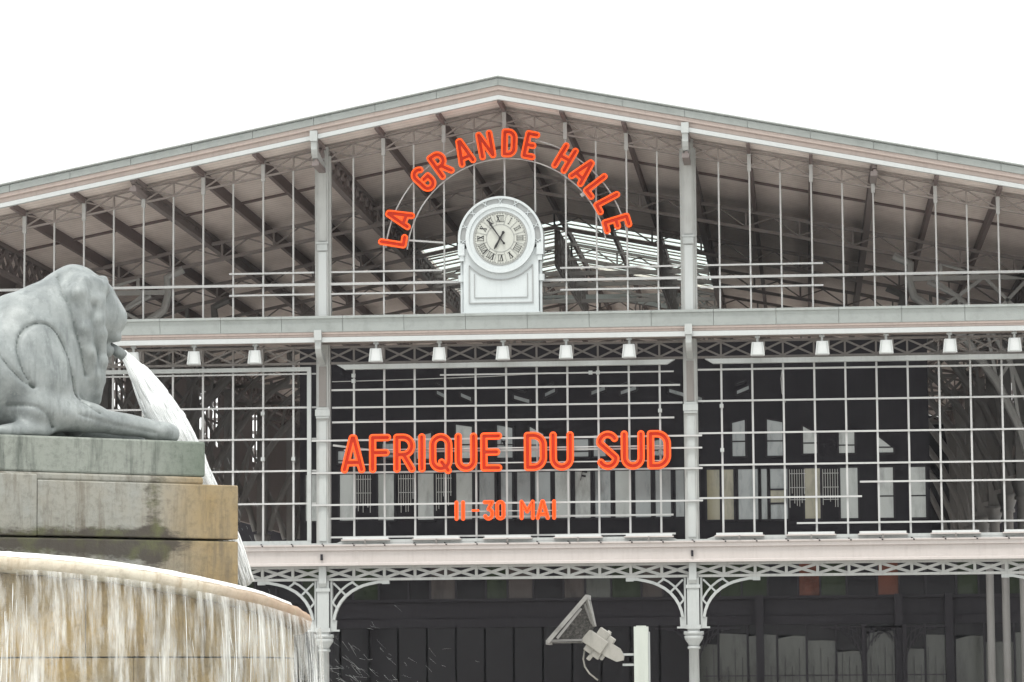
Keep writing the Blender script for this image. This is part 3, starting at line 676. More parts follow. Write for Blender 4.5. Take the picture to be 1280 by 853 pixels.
# ---------------------------------------------------------------- glyph strokes and channel letters
def sdf_strokes(st,X,Z):
    D=np.full(X.shape,9.)
    for pl in st:
        for (x0,z0),(x1,z1) in zip(pl,pl[1:]):
            dx,dz=x1-x0,z1-z0; L=dx*dx+dz*dz+1e-12; t=np.clip(((X-x0)*dx+(Z-z0)*dz)/L,0,1)
            D=np.minimum(D,np.hypot(X-x0-t*dx,Z-z0-t*dz))
    return D
LC={}
def letter(ch,height,W_,w,parent,loc,rot=0,rr=.026,res=.0125):
    key=(ch,height,round(W_,3))
    if key not in LC:
        g=[[(a*height,b*height) for a,b in pl] for pl in glyph(ch,W_,w)]; hw=w*height/2
        xs=np.arange(-.06,W_*height+.06,res); zs=np.arange(-.08,height+.06,res); 
        X,Z=np.meshgrid(xs,zs,indexing='ij'); D=sdf_strokes(g,X,Z)
        ys=np.arange(-.05,.05,res)
        F=np.sqrt((D[:,None,:]-(hw-rr))**2+(ys[None,:,None])**2)-rr
        rim=surface_nets(F,(xs[0],-.06+ys[0],zs[0]),res,'neon_outline','neon')
        ys=np.arange(-.07,.07,res)
        F=np.maximum(D[:,None,:]-(hw-rr*.6),np.abs(ys[None,:,None])-.045)
        ch_=surface_nets(F,(xs[0],ys[0],zs[0]),res,'letter','letter_face',False)
        LC[key]=(ch_,rim)
    a,b=LC[key]
    o=link('letter',a,parent,loc,label='letter '+ch if ch.isalpha() else ('dash' if ch=='-' else 'numeral '+ch)); o.rotation_euler=(0,rot,0)
    link('neon_outline',b,o)
    return o
# upper arched sign
sg=thing('arched_sign','orange neon sign reading LA GRANDE HALLE in an arc above the clock','sign',(0,0,0))
cx,cz=.06,13.08
for Rr in (2.74,3.33):
    pts=[(cx+Rr*sin(math.radians(a)),-.2,cz+Rr*cos(math.radians(a))) for a in range(-84,82,3)]
    MB().tube(pts,.022,6).obj('curved_rail','bar',sg,True)
MB().bar((-2.62,-.2,13.62),(-1.68,-.09,13.55),.05,.05).obj('strut','bar',sg)
MB().bar((2.10,-.2,14.75),(2.52,-.2,15.0),.12,.10).obj('strut','bar',sg)
for ch,a in zip('LAGRANDEHALLE',(-80,-68.5,-45.7,-34.5,-21.5,-9.8,2.0,12.6,31.2,42.6,53.0,63.0,74.0)):
    h=.80; W_={'L':.50,'E':.52,'G':.60,'R':.60,'A':.64,'N':.60,'D':.56,'H':.60}[ch]; A=math.radians(a)
    r0=2.74; w=W_*h
    loc=(cx+r0*sin(A)-w/2*cos(A),-.32,cz+r0*cos(A)+w/2*sin(A))
    letter(ch,h,W_,.235,sg,loc,A)
sg2=thing('sign_lettering','large orange neon letters reading AFRIQUE DU SUD across the middle bay','sign')
px=lambda p: (p-428)*.021678-4.448
for ch,a,b in (('A',427,458),('F',462.5,490.5),('R',493,521),('I',523.5,534.5),('Q',538,567.5),('U',570,598.5),('E',602,629.5),('D',656.5,685.5),('U',688.5,719),('S',746.5,775.5),('U',777,807),('D',809.5,839.5)):
    h=1.06; w=(b-a)*.021678/h; letter(ch,h,w,.19,sg2,(px(a),-.40,7.255),0,.029)
MB().bar((-4.4,-.33,7.9),(4.4,-.33,7.9),.03,.03).bar((-4.4,-.33,7.5),(4.4,-.33,7.5),.03,.03).obj('mounting_rail','bar',sg2)
sg3=thing('date_lettering','small orange neon letters reading 11 - 30 MAI under the large lettering','sign')
for ch,a,b in (('1',568.5,575),('1',576.5,583.5),('-',590.5,600.5),('3',604.5,619),('0',620,633),('M',650.4,669.5),('A',670.5,688),('I',690,696.8)):
    h=.55; w=(b-a)*.021678/h; letter(ch,h,max(w,.2),.20 if ch!='-' else .12,sg3,(px(a),-.36,5.94),0,.024,.009)
MB().bar((-1.4,-.30,6.2),(1.4,-.30,6.2),.025,.025).obj('mounting_rail','bar',sg3)

# ---------------------------------------------------------------- clock
ck=thing('station_clock','round white clock in an arched case with Roman numerals over the cornice','clock',(-.06,-.45,0))
zc=13.55
case=MB().box(-1.02,1.02,-.22,.22,11.53,13.30)
case.obj('case','clock_metal',ck)
def disc(r,y0,y1,n=64,r0=0,a0=0,a1=360):
    mb=MB(); N=n
    A=[math.radians(a0+(a1-a0)*i/N) for i in range(N+1)]
    for t0,t1 in zip(A,A[1:]):
        p=[(r0*sin(t0),r0*cos(t0)),(r*sin(t0),r*cos(t0)),(r*sin(t1),r*cos(t1)),(r0*sin(t1),r0*cos(t1))]
        if r0<1e-6: p=p[:3]
        mb.prism(p,lambda a,b:(a,y0,zc+b),lambda a,b:(a,y1,zc+b))
    return mb
disc(.95,-.30,.2).obj('drum','clock_metal',ck)
disc(1.16,-.28,.26,64,1.095,-104,104).obj('arch_ring','clock_metal',ck)
disc(1.095,-.24,.22,64,.95,-100,100).obj('arch_back','clock_grey',ck)
disc(.945,-.36,-.302,64,.85).obj('bezel','clock_metal',ck)
disc(.85,-.325,-.303,64,.73).obj('bezel_slope','clock_grey' if False else 'clock_metal',ck)
disc(.74,-.34,-.326,64,.715).obj('dial_edge','dial_grey',ck)
disc(.72,-.332,-.305).obj('dial','dial',ck)
disc(.385,-.339,-.333,48,.368).obj('dial_line','dial_grey',ck); disc(.70,-.339,-.333,64,.685).obj('dial_line','dial_grey',ck)
for i in range(12):
    A=math.radians(i*30+15); MB().bar((.38*sin(A),-.336,zc+.38*cos(A)),(.69*sin(A),-.336,zc+.69*cos(A)),.010,.016,(0,1,0)).obj('dial_divider','dial_grey',ck)
tk=MB()
for i in range(60):
    A=math.radians(i*6); tk.bar((.655*sin(A),-.337,zc+.655*cos(A)),(.685*sin(A),-.337,zc+.685*cos(A)),.008,.012,(0,1,0))
tk.obj('minute_marks','ink',ck)
NUM=['XII','I','II','III','IIII','V','VI','VII','VIII','IX','X','XI']
for i,s in enumerate(NUM):
    mb=MB(); wd={'I':.055,'V':.10,'X':.10}; tot=sum(wd[c] for c in s); x=-tot/2; hh=.085
    for c in s:
        w=wd[c]
        if c=='I': mb.bar((x+w/2,0,-hh),(x+w/2,0,hh),.006,.024)
        if c=='V': mb.bar((x+.01,0,hh),(x+w/2,.001,-hh),.006,.028); mb.bar((x+w-.01,.002,hh),(x+w/2,.003,-hh),.006,.014)
        if c=='X': mb.bar((x+.01,0,hh),(x+w-.01,.001,-hh),.006,.028); mb.bar((x+w-.01,.002,hh),(x+.01,.003,-hh),.006,.014)
        x+=w
    mb.bar((-tot/2,.004,hh),(tot/2,.004,hh),.005,.012).bar((-tot/2,.004,-hh),(tot/2,.004,-hh),.005,.012)
    A=math.radians(i*30); o=mb.obj('numeral','ink',ck); o['label']='numeral '+s; o.location=(.535*sin(A),-.341,zc+.535*cos(A)); o.rotation_euler=(0,A,0)
def hand(deg,L,tail,w,y,nm):
    A=math.radians(deg); o=MB().prism([(-w*.5,0),(-w*.9,L*.72),(0,L),(w*.9,L*.72),(w*.5,0),(w*.7,-tail*.6),(w*1.3,-tail*.85),(0,-tail),(-w*1.3,-tail*.85),(-w*.7,-tail*.6)],lambda a,b:(a,y,b),lambda a,b:(a,y+.012,b)).obj(nm,'ink',ck)
    o.location=(0,0,zc); o.rotation_euler=(0,A,0)
hand(209,.36,.22,.034,-.375,'hour_hand'); hand(-35,.62,.22,.026,-.392,'minute_hand')
MB().prism([(.04*cos(t*pi/6),.04*sin(t*pi/6)) for t in range(12)],lambda a,b:(a,-.40,zc+b),lambda a,b:(a,-.36,zc+b)).obj('hub','ink',ck)
# X-shaped ties in the arch and the side scrolls
for k in range(-4,5):
    A=math.radians(k*24-12+12 if False else k*23.5); mb=MB()
    for s in (-1,1):
        a0,a1=A-s*.05,A+s*.05
        mb.bar((.95*sin(a0),-.262-.004*s,zc+.95*cos(a0)),(1.095*sin(a1),-.262-.004*s,zc+1.095*cos(a1)),.02,.035,(0,1,0))
    mb.obj('arch_tie','clock_metal',ck)
for s in (-1,1):
    MB().box(min(s*.98,s*1.16),max(s*.98,s*1.16),-.30,.26,13.10,13.42).box(min(s*1.0,s*1.12),max(s*1.0,s*1.12),-.27,.22,12.95,13.098).obj('arch_springer','clock_metal',ck)
    MB().tube([(s*1.07,-.1,11.54),(s*1.07,-.1,12.94)],.045,8).obj('side_rod','clock_metal',ck)
    MB().tube([(s*1.09,-.12,12.4),(s*1.09,-.12,12.58)],.09,8).obj('side_boss','clock_metal',ck)
# raised panel mouldings, upper edge follows the dial
p=MB(); y=-.235
for X0,z0,z1 in ((.86,11.82,12.78),): 
    for s in (-1,1): p.bar((s*X0,y,z0),(s*X0,y,z1),.03,.03)
    p.bar((-X0-.015,y,z0-.015),(X0+.015,y,z0-.015),.03,.03)
    pts=[(1.12*sin(math.radians(a)),y,zc+1.12*cos(math.radians(a))) for a in range(130,231,10)]
    pts=[(.86,y,12.78)]+[q for q in pts if abs(q[0])<.86]+[(-.86,y,12.78)]
    for a,b in zip(pts,pts[1:]): p.bar(a,b,.03,.03)
p.bar((-.72,y,11.95),(.72,y,11.95),.02,.02).bar((-.72,y,11.965),(-.72,y,12.6),.02,.02).bar((.72,y,11.965),(.72,y,12.6),.02,.02)
p.obj('panel_moulding','clock_grey',ck)
MB().box(-1.05,1.05,-.26,.24,11.50,11.56).obj('base_mould','clock_metal',ck)

# ---------------------------------------------------------------- spotlights under the cornice
where={}
XS=[(-10.1,'hidden behind the lion head'),(-8.43,'leftmost visible, in the left bay'),(-6.75,'nearer of two to the left column'),
 (-3.45,'first right of the left column'),(-1.73,'second right of the left column'),(0,'right below the clock'),(1.7,'next right from the one below the clock'),(3.4,'just left of the right column'),
 (6.83,'first right of the right column'),(8.55,'second right of the right column'),(10.25,'third right of the right column'),(11.93,'fourth right of the right column'),(13.64,'at the right edge of the photo')]
base=None
for X,wh in XS:
    lb='white box spotlight under the cornice, '+wh
    if base is None:
        base=thing('spotlight',lb,'light',group='box floodlights under the middle cornice')
        MB().prism([(-.15,.16),(.15,.16),(.19,-.20),(-.19,-.20)],lambda a,b:(a,-.13,b),lambda a,b:(a*.9,.13,b)).obj('housing','lamp_white',base)
        MB().prism([(-.17,-.19),(-.13,.15),(-.10,.15),(-.14,-.17),(.14,-.17),(.10,.15),(.13,.15),(.17,-.19)],lambda a,b:(a,-.15,b),lambda a,b:(a,-.131,b)).obj('front_rim','white',base)
        MB().box(-.03,.03,-.03,.03,.162,.40).box(-.07,.07,-.05,.05,.28,.33).obj('stem','white',base)
        MB().box(.155,.20,.02,.16,-.1,.2).obj('bracket','frieze',base)
        base.location=(X,-.80,10.44); cur=base
    else:
        cur=base.copy(); COL.objects.link(cur); cur['label']=lb; cur.location=(X,-.80,10.44)
        for ch in base.children: c=ch.copy(); COL.objects.link(c); c.parent=cur
    cur.rotation_euler=(0,0,random.uniform(-.08,.08))
# batten lamps on the sill
b0=None
BL=[(-3.80,'first from the left column'),(-1.87,'second from the left column'),(.05,'in the middle of the central bay'),(1.95,'fourth from the left column'),(3.85,'just left of the right column'),
 (6.27,'just right of the right column'),(8.18,'second right of the right column'),(10.08,'third right of the right column'),(12.0,'fourth right of the right column'),(13.9,'at the right edge of the photo')]
for k,(X,wh) in enumerate(BL):
    lb='slim white strip light lying along the sill, '+wh
    if b0 is None:
        b0=thing('strip_light',lb,'light',group='strip lights along the sill')
        MB().box(-.62,.62,-.08,.08,-.015,.045).obj('tube_cover','lamp_white',b0)
        MB().box(-.66,.66,-.10,.10,-.05,-.017).obj('tray','beam_paint',b0)
        MB().box(-.02,.02,-.16,-.10,-.14,-.03).obj('foot','frieze',b0)
        cur=b0
    else:
        cur=b0.copy(); COL.objects.link(cur); cur['label']=lb
        for ch in b0.children: c=ch.copy(); COL.objects.link(c); c.parent=cur
    cur.location=(X,-.42,5.49)

# ---------------------------------------------------------------- projector and its post, between fountain and hall
pr=thing('floodlight','weathered stage floodlight with flared wire-mesh hood tilted up to the left','floodlight',(5.2,-45,2.3))
def W3(x,z,y=0): return (x-5.2,y,z-2.3)
tip,bl,br_=(5.135,2.715),(4.60,2.12),(5.215,2.33)
ap=(5.10,2.20)
hd=MB()
# square flared hood: open frame (front) to small throat (back)
F4=[W3(5.13,2.71,-.30),W3(5.13,2.71,.30),W3(4.61,2.12,.30),W3(4.61,2.12,-.30)]
G4=[W3(5.22,2.33,-.12),W3(5.22,2.33,.12),W3(5.04,2.12,.12),W3(5.04,2.12,-.12)]
hd.add(F4+G4,[(0,1,5,4),(1,2,6,5),(2,3,7,6),(3,0,4,7)]); hd.obj('hood','wire_mesh',pr)
ib=MB().bar(W3(5.06,2.56,-.30),W3(4.74,2.17,-.30),.02,.035).bar(W3(5.10,2.62,-.285),W3(5.19,2.36,-.14),.02,.03).bar(W3(4.66,2.14,-.29),W3(5.06,2.15,-.13),.02,.03); ib.obj('hood_rib','truss_far',pr)
fr=MB()
for a,b in zip(F4,F4[1:]+F4[:1]): fr.bar(a,b,.04,.055)
for a,b in list(zip(F4,G4))[:3]: fr.bar(a,b,.02,.02)
fr.bar(F4[0],G4[0],.035,.035); fr.obj('hood_frame','old_galvanised',pr)
def obox(c,ang,L,Hh,D,nm,mt='beige_plastic',y=0):
    o=MB().box(-L/2,L/2,-D/2,D/2,-Hh/2,Hh/2).obj(nm,mt,pr); o.location=W3(c[0],c[1],y); o.rotation_euler=(0,math.radians(ang),0); 
    md=o.modifiers.new('bevel','BEVEL'); md.width=.012; md.segments=2; return o
obox((5.21,2.135),35,.34,.19,.26,'lamp_body')
MB().prism([(5.28,2.17),(5.40,2.13),(5.55,2.03),(5.60,1.94),(5.59,1.88),(5.50,1.86),(5.36,1.93),(5.24,2.03)],lambda a,b:W3(a,b,-.10),lambda a,b:W3(a,b,.10)).obj('lamp_arm','beige_plastic',pr)
obox((5.33,2.22),35,.16,.13,.2,'terminal_box'); obox((5.41,2.15),35,.14,.10,.18,'terminal_box')
MB().tube([W3(5.38,2.25,-.02),W3(5.42,2.22,-.02)],.035,10).obj('knob','beige_plastic',pr,True)
obox((5.14,2.03),35,.12,.09,.2,'ballast'); obox((5.17,1.95),-50,.16,.05,.16,'ballast'); obox((5.24,1.97),35,.12,.12,.18,'ballast'); obox((5.32,1.93),-55,.10,.04,.16,'ballast')
MB().tube([W3(5.08,2.02),W3(5.06,1.90),W3(5.08,1.80),W3(5.14,1.71),W3(5.25,1.62)],.012,6).obj('cable','beige_plastic',pr,True)
MB().bar(W3(5.58,1.955),W3(5.728,1.955),.05,.03).bar(W3(5.58,1.82),W3(5.728,1.82),.05,.03).obj('mounting_bar','white',pr)
po=thing('floodlight_post','square pale green metal post beside the hooded floodlight','post',(5.828,-45,0))
MB().box(-.093,.093,-.09,.09,0,2.318).box(-.062,.062,-.09,.09,2.319,2.33).obj('post_shaft','post',po)
MB().box(.094,.112,-.05,.05,.02,2.25).obj('cable_cover','white',po)
MB().box(-.16,.16,-.16,.16,.004,.03).obj('base_plate','post',po)

# ---------------------------------------------------------------- fountain
th=math.radians(38); e1=Vector((cos(th),sin(th),0)); e2=Vector((-sin(th),cos(th),0)); O=Vector((2.457,-56.5,0))
FC=Vector((-.349,-56,0)); RR=3.42
ft=thing('fountain','round tiered stone fountain with a lion plinth and overflowing basin','fountain',tuple(FC))
Lf=lambda s,t,z: (O+e1*s+e2*t+Vector((0,0,z)))-FC
def fbox(s0,s1,t0,t1,z0,z1,nm,mat,par=ft,jit=0,bev=.012):
    v=[Lf(s,t,z) for z in (z0,z1) for s,t in ((s0,t0),(s1,t0),(s1,t1),(s0,t1))]
    o=MB().add(v,[(0,3,2,1),(4,5,6,7),(0,1,5,4),(1,2,6,5),(2,3,7,6),(3,0,4,7)]).obj(nm,mat,par)
    md=o.modifiers.new('bevel','BEVEL'); md.width=bev; md.segments=2; return o
pl=fbox(-3.9,-.02,.02,2.4,2.2,3.0,'plinth_core','moss')
for a,b,dz in ((-3.9,-2.152,0),(-2.148,0,.004)):
    fbox(a,b,0,2.42,3.012+dz,3.60 if b<-.1 else 3.546,'stone_block','stone_block')
for a,b in ((-3.9,0),): fbox(a,b,.0,2.42,2.2,2.994,'stone_block','stone_block')
# sloping weathered top between plinth and slab, moss in the joint
fbox(-3.9,-.33,.10,2.3,3.55,3.625,'ledge_stone','stone_block',bev=.02)
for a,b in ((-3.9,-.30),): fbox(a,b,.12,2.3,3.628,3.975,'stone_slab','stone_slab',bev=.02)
ZT=[(-40,2.87),(0,2.85),(18,2.805),(24,2.785),(30,2.758),(37,2.72),(43.5,2.675),(51,2.615),(60,2.545),(68,2.49),(76,2.42),(90,2.32),(110,2.28),(150,2.28)]
def rimz(a):
    return float(np.interp(a,[p[0] for p in ZT],[p[1] for p in ZT]))
# rim: rolled lip
rim=MB(); prof=[(.02,-.17),(.07,-.13),(.085,-.06),(.06,-.015),(0,0),(-.30,-.02),(-.36,-.10),(-.36,-.17)]
A0,A1,NA=-60,150,120; rows_=[]
for i in range(NA+1):
    a=A0+(A1-A0)*i/NA; A=math.radians(a); z=rimz(a)+.006*sin(i*1.7)
    rows_.append([((RR-.085+dr)*sin(A),-(RR-.085+dr)*cos(A),z+dz*1.05) for dr,dz in prof])
k=len(prof); rim.v=[p for r in rows_ for p in r]
for i in range(NA):
    for j in range(k): rim.f.append((i*k+j,i*k+(j+1)%k,(i+1)*k+(j+1)%k,(i+1)*k+j))
rim.f+= [tuple(range(k)),tuple(NA*k+j for j in reversed(range(k)))]
rim.obj('basin_rim','rim_stone',ft,True)
# bowl wall behind the falling water, in courses of blocks
def course(r,z0,z1,n,off,nm='drum_block'):
    for i in range(n):
        a0=A0+(A1-A0)*(i+off)/n; a1=A0+(A1-A0)*(i+1+off)/n-.12; mb=MB(); N=6
        for j in range(N):
            t0,t1=math.radians(a0+(a1-a0)*j/N),math.radians(a0+(a1-a0)*(j+1)/N)
            tz0,tz1=(min(z1,rimz(math.degrees(t))-.17*1.05) for t in (t0,t1))
            P=lambda r_,t,z:(r_*sin(t),-r_*cos(t),z)
            mb.add([P(r,t0,z0),P(r,t1,z0),P(r,t1,tz1),P(r,t0,tz0),P(r-.3,t0,z0),P(r-.3,t1,z0),P(r-.3,t1,tz1),P(r-.3,t0,tz0)],[(0,1,2,3),(7,6,5,4),(3,2,6,7),(0,4,5,1)]+([(0,3,7,4)] if j==0 else [])+([(1,5,6,2)] if j==N-1 else []))
        mb.obj(nm,'stone_drum',ft)
course(3.24,1.865,9,9,0); course(3.24,1.15,1.85,9,.37); course(3.24,.3,1.135,9,.1)
MB().lathe([(3.0,.0),(3.0,2.20)],48).obj('drum_core','moss',ft)
MB().lathe([(3.0,2.201),(3.0,2.25)],48).obj('basin_water','pool',ft)
MB().lathe([(6.4,0),(6.4,.55),(6.3,.6),(5.9,.6),(5.9,.3)],64).obj('pool_wall','rim_stone',ft)
MB().lathe([(5.88,.28),(5.88,.42)],64).obj('pool_surface','pool',ft)

# falling water
def curtain(r0,a0,a1,n,seed,dens,name,label):
    rg=np.random.default_rng(seed); m=16; V=[];UV=[];D=[]
    wob=np.cumsum(rg.normal(0,.012,n+1)); wob-=np.linspace(wob[0],wob[-1],n+1)
    for i in range(n+1):
        a=a0+(a1-a0)*i/n; A=math.radians(a); zt=rimz(a)-.14
        for j in range(m+1):
            v=j/m; z=zt-(zt-.42)*v; r=r0+.02+wob[i]*.5+.035*math.sqrt(v*4)+.008*sin(i*.9+j*.7)
            V.append((r*sin(A),-r*cos(A),z)); UV.append((r0*A,z)); D.append(dens(a))
    F=[(i*(m+1)+j,(i+1)*(m+1)+j,(i+1)*(m+1)+j+1,i*(m+1)+j+1) for i in range(n) for j in range(m)]
    me=bpy.data.meshes.new(name); me.from_pydata(V,[],F); me.materials.append(M['curtain'])
    uv=me.uv_layers.new(name='UVMap'); 
    for lp in me.loops: uv.data[lp.index].uv=UV[lp.vertex_index]
    at=me.attributes.new('density','FLOAT','POINT'); at.data.foreach_set('value',D)
    me.polygons.foreach_set('use_smooth',[True]*len(F))
    o=link(name,me,None,tuple(FC)); tag(o,label,'water',kind='stuff'); return o
def dens(a): return float(np.interp(a,[-60,8,16,19,21,28,36,45,55,66,80,150],[.02,.04,.11,.0,-.17,-.10,-.02,.10,.26,.42,.65,.65]))
curtain(RR+.03,-60,140,260,3,dens,'falling_water','white veil of water falling from the basin rim over the ochre stone')
# bright separate threads of water
wt=MB()
for k in range(110):
    a=random.choice([random.gauss(8,2),random.gauss(18,2.5),random.uniform(5,110),random.uniform(40,110),random.uniform(60,120),random.gauss(100,14)]); A=math.radians(a); r=RR+.02+random.random()*.06; z=rimz(a)-.17-random.random()**1.3*.7; L=random.uniform(.15,.8); rr_=random.uniform(.001,.004)
    dx=random.gauss(0,.006); wt.tube([(r*sin(A),-r*cos(A),z),((r+.012)*sin(A+dx*.3),-(r+.012)*cos(A+dx*.3),z-L*.4),((r+.02)*sin(A+dx),-(r+.02)*cos(A+dx),z-L)],[rr_*.3,rr_,rr_*.2],4,False)
o=wt.obj('water_threads','water_white',None); o.location=FC; tag(o,'bright threads of water dropping from the basin rim','water',kind='stuff')
# thin film and foam on top of rim
fm=MB(); NN=420
ww=np.convolve(rng.random(NN+40),np.ones(9)/9,'same')
rw=[]
for i in range(NN+1):
    a=-20+100*i/NN; A=math.radians(a); wv=(ww[i+10]-.5)*.6; z=rimz(a)+.002
    w=max(0,min(1,(86-a)/25)); hgt=(.018+.05*max(0,wv))*(.3+.7*w)
    rw.append([((RR+dr)*sin(A),-(RR+dr)*cos(A),z+dz) for dr,dz in ((-.012,-.030-.02*w*abs(wv)*3),(-.03,-.002),(-.07,hgt*.7),(-.2,hgt*.7),(-.3,-.03))])
fm.v=[p for r in rw for p in r]
for i in range(NN):
    for j in range(4): fm.f.append((i*5+j,i*5+j+1,(i+1)*5+j+1,(i+1)*5+j))
o=fm.obj('water_foam','water_white',None,True); o.location=FC; tag(o,'smooth white film of water spilling over the top of the basin rim','water',kind='stuff')
# jet from the lion's mouth
path=[(-.90,4.89,.04),(-.71,4.67,.10),(-.54,4.42,.155),(-.36,4.14,.18),(-.18,3.88,.165),(.02,3.60,.11),(.22,3.28,.09),(.38,2.95,.08),(.50,2.60,.08)]
pp=np.array(path); tt_=np.linspace(0,1,len(path))
jt=MB()
def jp(t,o1,o2):
    s,z,w=(np.interp(t,tt_,pp[:,i]) for i in range(3))
    n_=np.array([.80,.6]); return Lf(s+n_[0]*w*o1,.75+w*.7*o2,z+n_[1]*w*o1)+FC
N1,N2=60,28
rj=np.random.default_rng(5); nz=rj.normal(0,1,(N1+1,N2))
for _ in range(2): nz=(nz+np.roll(nz,1,1)+np.roll(nz,-1,1))/3
for _ in range(3): nz[1:-1]=(nz[:-2]+nz[1:-1]*2+nz[2:])/4
k0=len(jt.v)
for i in range(N1+1):
    t=.995*i/N1; thin=1 if t<.5 else max(.4,1-(t-.5)*1.6)
    for j in range(N2):
        A=2*pi*j/N2; rr_=1+.42*nz[i,j]*(.4+t*1.6)
        jt.v.append(tuple(jp(t,cos(A)*rr_*thin,sin(A)*rr_*thin)))
for i in range(N1):
    for j in range(N2): jt.f.append((k0+i*N2+j,k0+i*N2+(j+1)%N2,k0+(i+1)*N2+(j+1)%N2,k0+(i+1)*N2+j))
for k in range(700):
    t0=random.uniform(.08,.98); L=random.uniform(.04,.2); ang=random.random()*2*pi; sp=random.uniform(.75,1.12)
    rr_=random.uniform(.003,.011)
    pts=[jp(min(1,t0+L*q),cos(ang)*sp,sin(ang)*sp) for q in (0,.35,.7,1)]
    jt.tube(pts,[rr_*.3,rr_,rr_,rr_*.2],4,False)
o=jt.obj('water_jet','jet',None,True)
uvl=o.data.uv_layers.new(name='UVMap')
for lp in o.data.loops:
    q=lp.vertex_index-k0
    if 0<=q<(N1+1)*N2: uvl.data[lp.index].uv=(3*cos(2*pi*(q%N2)/N2),(q//N2)/N1*3+.6*sin(2*pi*(q%N2)/N2))
    else: uvl.data[lp.index].uv=((q*37%101)/10,(q%9)*.1); tag(o,'white jet of water spouting from the lion mouth past the plinth corner','water',kind='stuff')
# spray in front of the dark arcade
sp=MB()
def drop(p,dv,L,r): 
    p=Vector(p); q=p+Vector(dv).normalized()*L; sp.tube([p,q],[r,r*.5],4,False)
for k in range(130):
    a=random.triangular(60,120,80); A=math.radians(a); r=RR+.1+abs(random.gauss(0,.55)); z=1.5+abs(random.gauss(0,.32)); 
    drop((FC.x+r*sin(A),FC.y-r*cos(A),z),(random.uniform(.5,1),0,random.uniform(-1.1,.1)),random.uniform(.03,.13),random.uniform(.0003,.0007))
for k in range(70):
    t=random.uniform(.5,.95); p=jp(t,0,0)+Vector((abs(random.gauss(.1,.25)),0,random.gauss(0,.2))); drop(p,(.5,0,-1.2),random.uniform(.02,.08),random.uniform(.0005,.001))
o=sp.obj('water_spray','spray',None); tag(o,'fine water droplets flying off the right of the basin','water',kind='stuff')

# ---------------------------------------------------------------- bronze lion (implicit surface in local units: a = forward, c = across, b = up)
h=2.3
ga=np.arange(-260,250,h); gc=np.arange(-86,86,h); gb=np.arange(-4,232,h)
Aa,Cc,Bb=np.meshgrid(ga,gc,gb,indexing='ij'); Aa=Aa.astype(np.float32);Cc=Cc.astype(np.float32);Bb=Bb.astype(np.float32)
def ell(a,b,c,ra,rb,rc,rot=0):
    x=Aa-a; z=Bb-b
    if rot: t=math.radians(rot); x,z=x*cos(t)+z*sin(t),-x*sin(t)+z*cos(t)
    k=np.sqrt((x/ra)**2+((Cc-c)/rc)**2+(z/rb)**2); return (k-1)*min(ra,rb,rc)
def cap(p,q,r0,r1):
    p=np.array(p,float);q=np.array(q,float);dd=q-p;L=dd@dd
    t=np.clip(((Aa-p[0])*dd[0]+(Bb-p[1])*dd[1]+(Cc-p[2])*dd[2])/L,0,1)
    return np.sqrt((Aa-p[0]-t*dd[0])**2+(Bb-p[1]-t*dd[1])**2+(Cc-p[2]-t*dd[2])**2)-(r0+(r1-r0)*t)
def smin(a,b,k): hh=np.clip(.5+.5*(b-a)/k,0,1); return b+(a-b)*hh-k*hh*(1-hh)
sh=lambda a,c: a-.65*abs(c)          # the near flank stands a little behind the centre line
F=ell(-90,72,0,150,62,62)
for e,k in ((ell(-20,76,0,85,66,54,-12),20),(ell(30,124,0,56,58,50),18),(ell(64,148,0,46,50,44),14),(ell(91,160,0,37,58,42),12),(ell(78,110,0,38,84,44),16),(ell(90,78,0,24,74,30),12),
  (ell(sh(50,34),70,-34,50,66,30),12),(ell(sh(50,34),70,34,50,66,30),12)): F=smin(F,e,k)
face=ell(114,163,0,27,42,32)
for e,k in ((ell(132,152,0,20,23,22),9),(cap((130,186,0),(147,160,0),9,8),7),(ell(146,151,0,8,12,12),5),(ell(135,130,0,14,9,16),5),(ell(129,114,0,11,10,13),6),(ell(119,187,-15,12,7,10),5),(ell(119,187,15,12,7,10),5)): face=smin(face,e,k)
face=np.maximum(face,-ell(144,122,0,14,3.5,15))
for s in (-1,1): face=np.maximum(face,-ell(124,174,17*s,8,4,6))
F=smin(F,face,5)
for s in (-1,1):
    p3=lambda a,b,c: (sh(a,c),b,c*s)
    roll=[(131,198,22),(132,188,31),(128,171,38),(127,147,40),(131,130,38),(132,97,34),(127,73,28),(122,50,20)]
    for p,q in zip(roll,roll[1:]): F=smin(F,cap(p3(*p),p3(*q),5.5,5.5),7)
    F=smin(F,cap(p3(106,190,36),p3(103,176,43),10,8),10); F=smin(F,cap(p3(103,176,43),p3(112,158,44),8,5),9)
    F=smin(F,cap(p3(121,192,32),p3(120,172,42),7,5),8)
    for p,q in zip([(107,162,45),(111,134,46),(118,106,42),(124,78,36)],[(111,134,46),(118,106,42),(124,78,36),(124,60,30)]): F=smin(F,cap(p3(*p),p3(*q),3.5,3.5),10)
    F=smin(F,cap(p3(52,32,44),p3(120,26,46),22,17),12); F=smin(F,cap(p3(115,25,46),p3(190,16,44),16,12),8)
    F=smin(F,ell(sh(208,44),12,44*s,22,13,17),6)
    for t in (-11,-4,4,11): F=smin(F,ell(sh(221,44)-abs(t)*.4,8,44*s+t,9,9,4.5),2.0)
    F=smin(F,ell(sh(36,54),6,54*s,34,10,10),10)
    F=smin(F,ell(-150,48,44*s,80,52,32),10)
F=smin(F,cap((-230,40,20),(-240,60,-40),16,12),8)
F=np.maximum(F,-(Bb-.5))
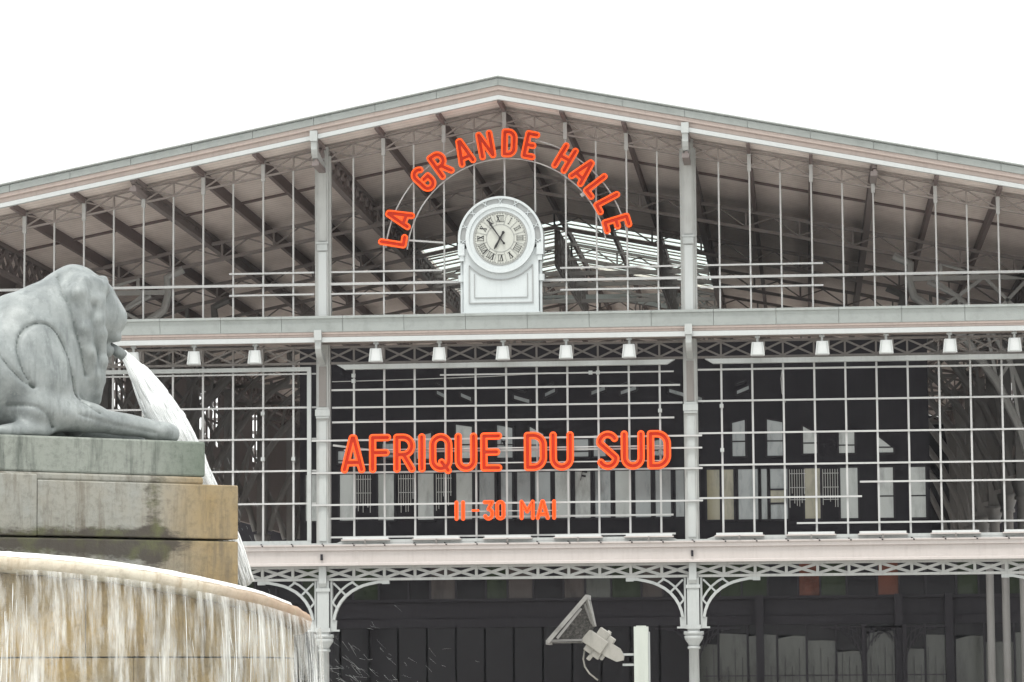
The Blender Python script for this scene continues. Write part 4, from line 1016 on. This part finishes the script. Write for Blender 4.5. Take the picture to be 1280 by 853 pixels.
# incised outlines: shoulder loop, mane, leg line
def groove(pl,w,dp,cs=-1):
    global F
    P=sdf_strokes([pl],Aa[:,0,:].astype(float),Bb[:,0,:].astype(float))
    g=dp*np.exp(-(P/w)**2); 
    side=(Cc*cs>12)
    F=F+np.where(side,g[:,None,:],0).astype(np.float32)
GS=-34
loop=[(47,58),(34,76),(29,98),(33,120),(45,133),(60,138),(74,133),(86,116),(93,96),(97,74),(104,52),(116,38),(128,30)]
def smooth_pl(p,n=3):
    p=np.array(p,float)
    for _ in range(n): q=np.empty((2*len(p)-2,2)); q[0::2]=p[:-1]*.75+p[1:]*.25; q[1::2]=p[:-1]*.25+p[1:]*.75; p=np.vstack([p[:1],q,p[-1:]])
    return [tuple(v) for v in p]
gp=lambda pl: smooth_pl([(a+GS,b) for a,b in pl])
groove(gp(loop),2.0,3.0); groove(gp([(-8,150),(-2,118),(12,88),(32,66),(47,58)]),2.0,2.6)
groove(gp([(100,28),(130,20),(165,15),(200,10)]),2,1.4)
groove(gp([(20,36),(44,37),(62,27),(72,12)]),2.2,1.8); groove(gp([(97,200),(92,180),(98,160),(104,134),(112,106),(120,78)]),2.2,2.2)
F+= (1.1*np.sin(Aa*.11+Bb*.05)*np.sin(Bb*.13+Cc*.07)).astype(np.float32)*.6
F=np.ascontiguousarray(F)
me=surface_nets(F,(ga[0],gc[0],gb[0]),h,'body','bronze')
co=np.empty(len(me.vertices)*3,np.float32); me.vertices.foreach_get('co',co); co=co.reshape(-1,3)
base_l=O+e1*-2.205+e2*.75
out=np.empty_like(co)
for i in range(3): out[:,i]=e1[i]*co[:,0]*.00862+e2[i]*co[:,1]*.0086
out[:,2]=co[:,2]*.00803
me.vertices.foreach_set('co',out.ravel()); me.update()
ln=thing('lion_statue','grey-green bronze lion lying on the fountain plinth, spouting water','statue',tuple(base_l+Vector((0,0,3.977))))
link('body',me,ln)
LL=lambda a,b,c: e1*a*.00862+e2*c*.0086+Vector((0,0,b*.00803))
MB().tube([LL(134,119,0),LL(146,113,0),LL(153,108,0)],[.05,.055,.05],12).obj('spout','bronze',ln,True)

# ---------------------------------------------------------------- thin haze volume, added to lift the dark interior
hz=MB().box(-60,60,-100,90,-1.5,18.6).obj('added_haze','paving',None); hz['kind']='stuff'; hz['label']='thin pale haze added over the square to lift its darks'; hz['category']='added_haze'
mh=bpy.data.materials.new('added_haze'); mh.use_nodes=True; nh=mh.node_tree; nh.nodes.clear(); oh=nh.nodes.new('ShaderNodeOutputMaterial'); vh=nh.nodes.new('ShaderNodeVolumePrincipled')
vh.inputs['Color'].default_value=(.95,.96,1,1); vh.inputs['Density'].default_value=.00015; nh.links.new(vh.outputs[0],oh.inputs['Volume']); hz.data.materials.clear(); hz.data.materials.append(mh)
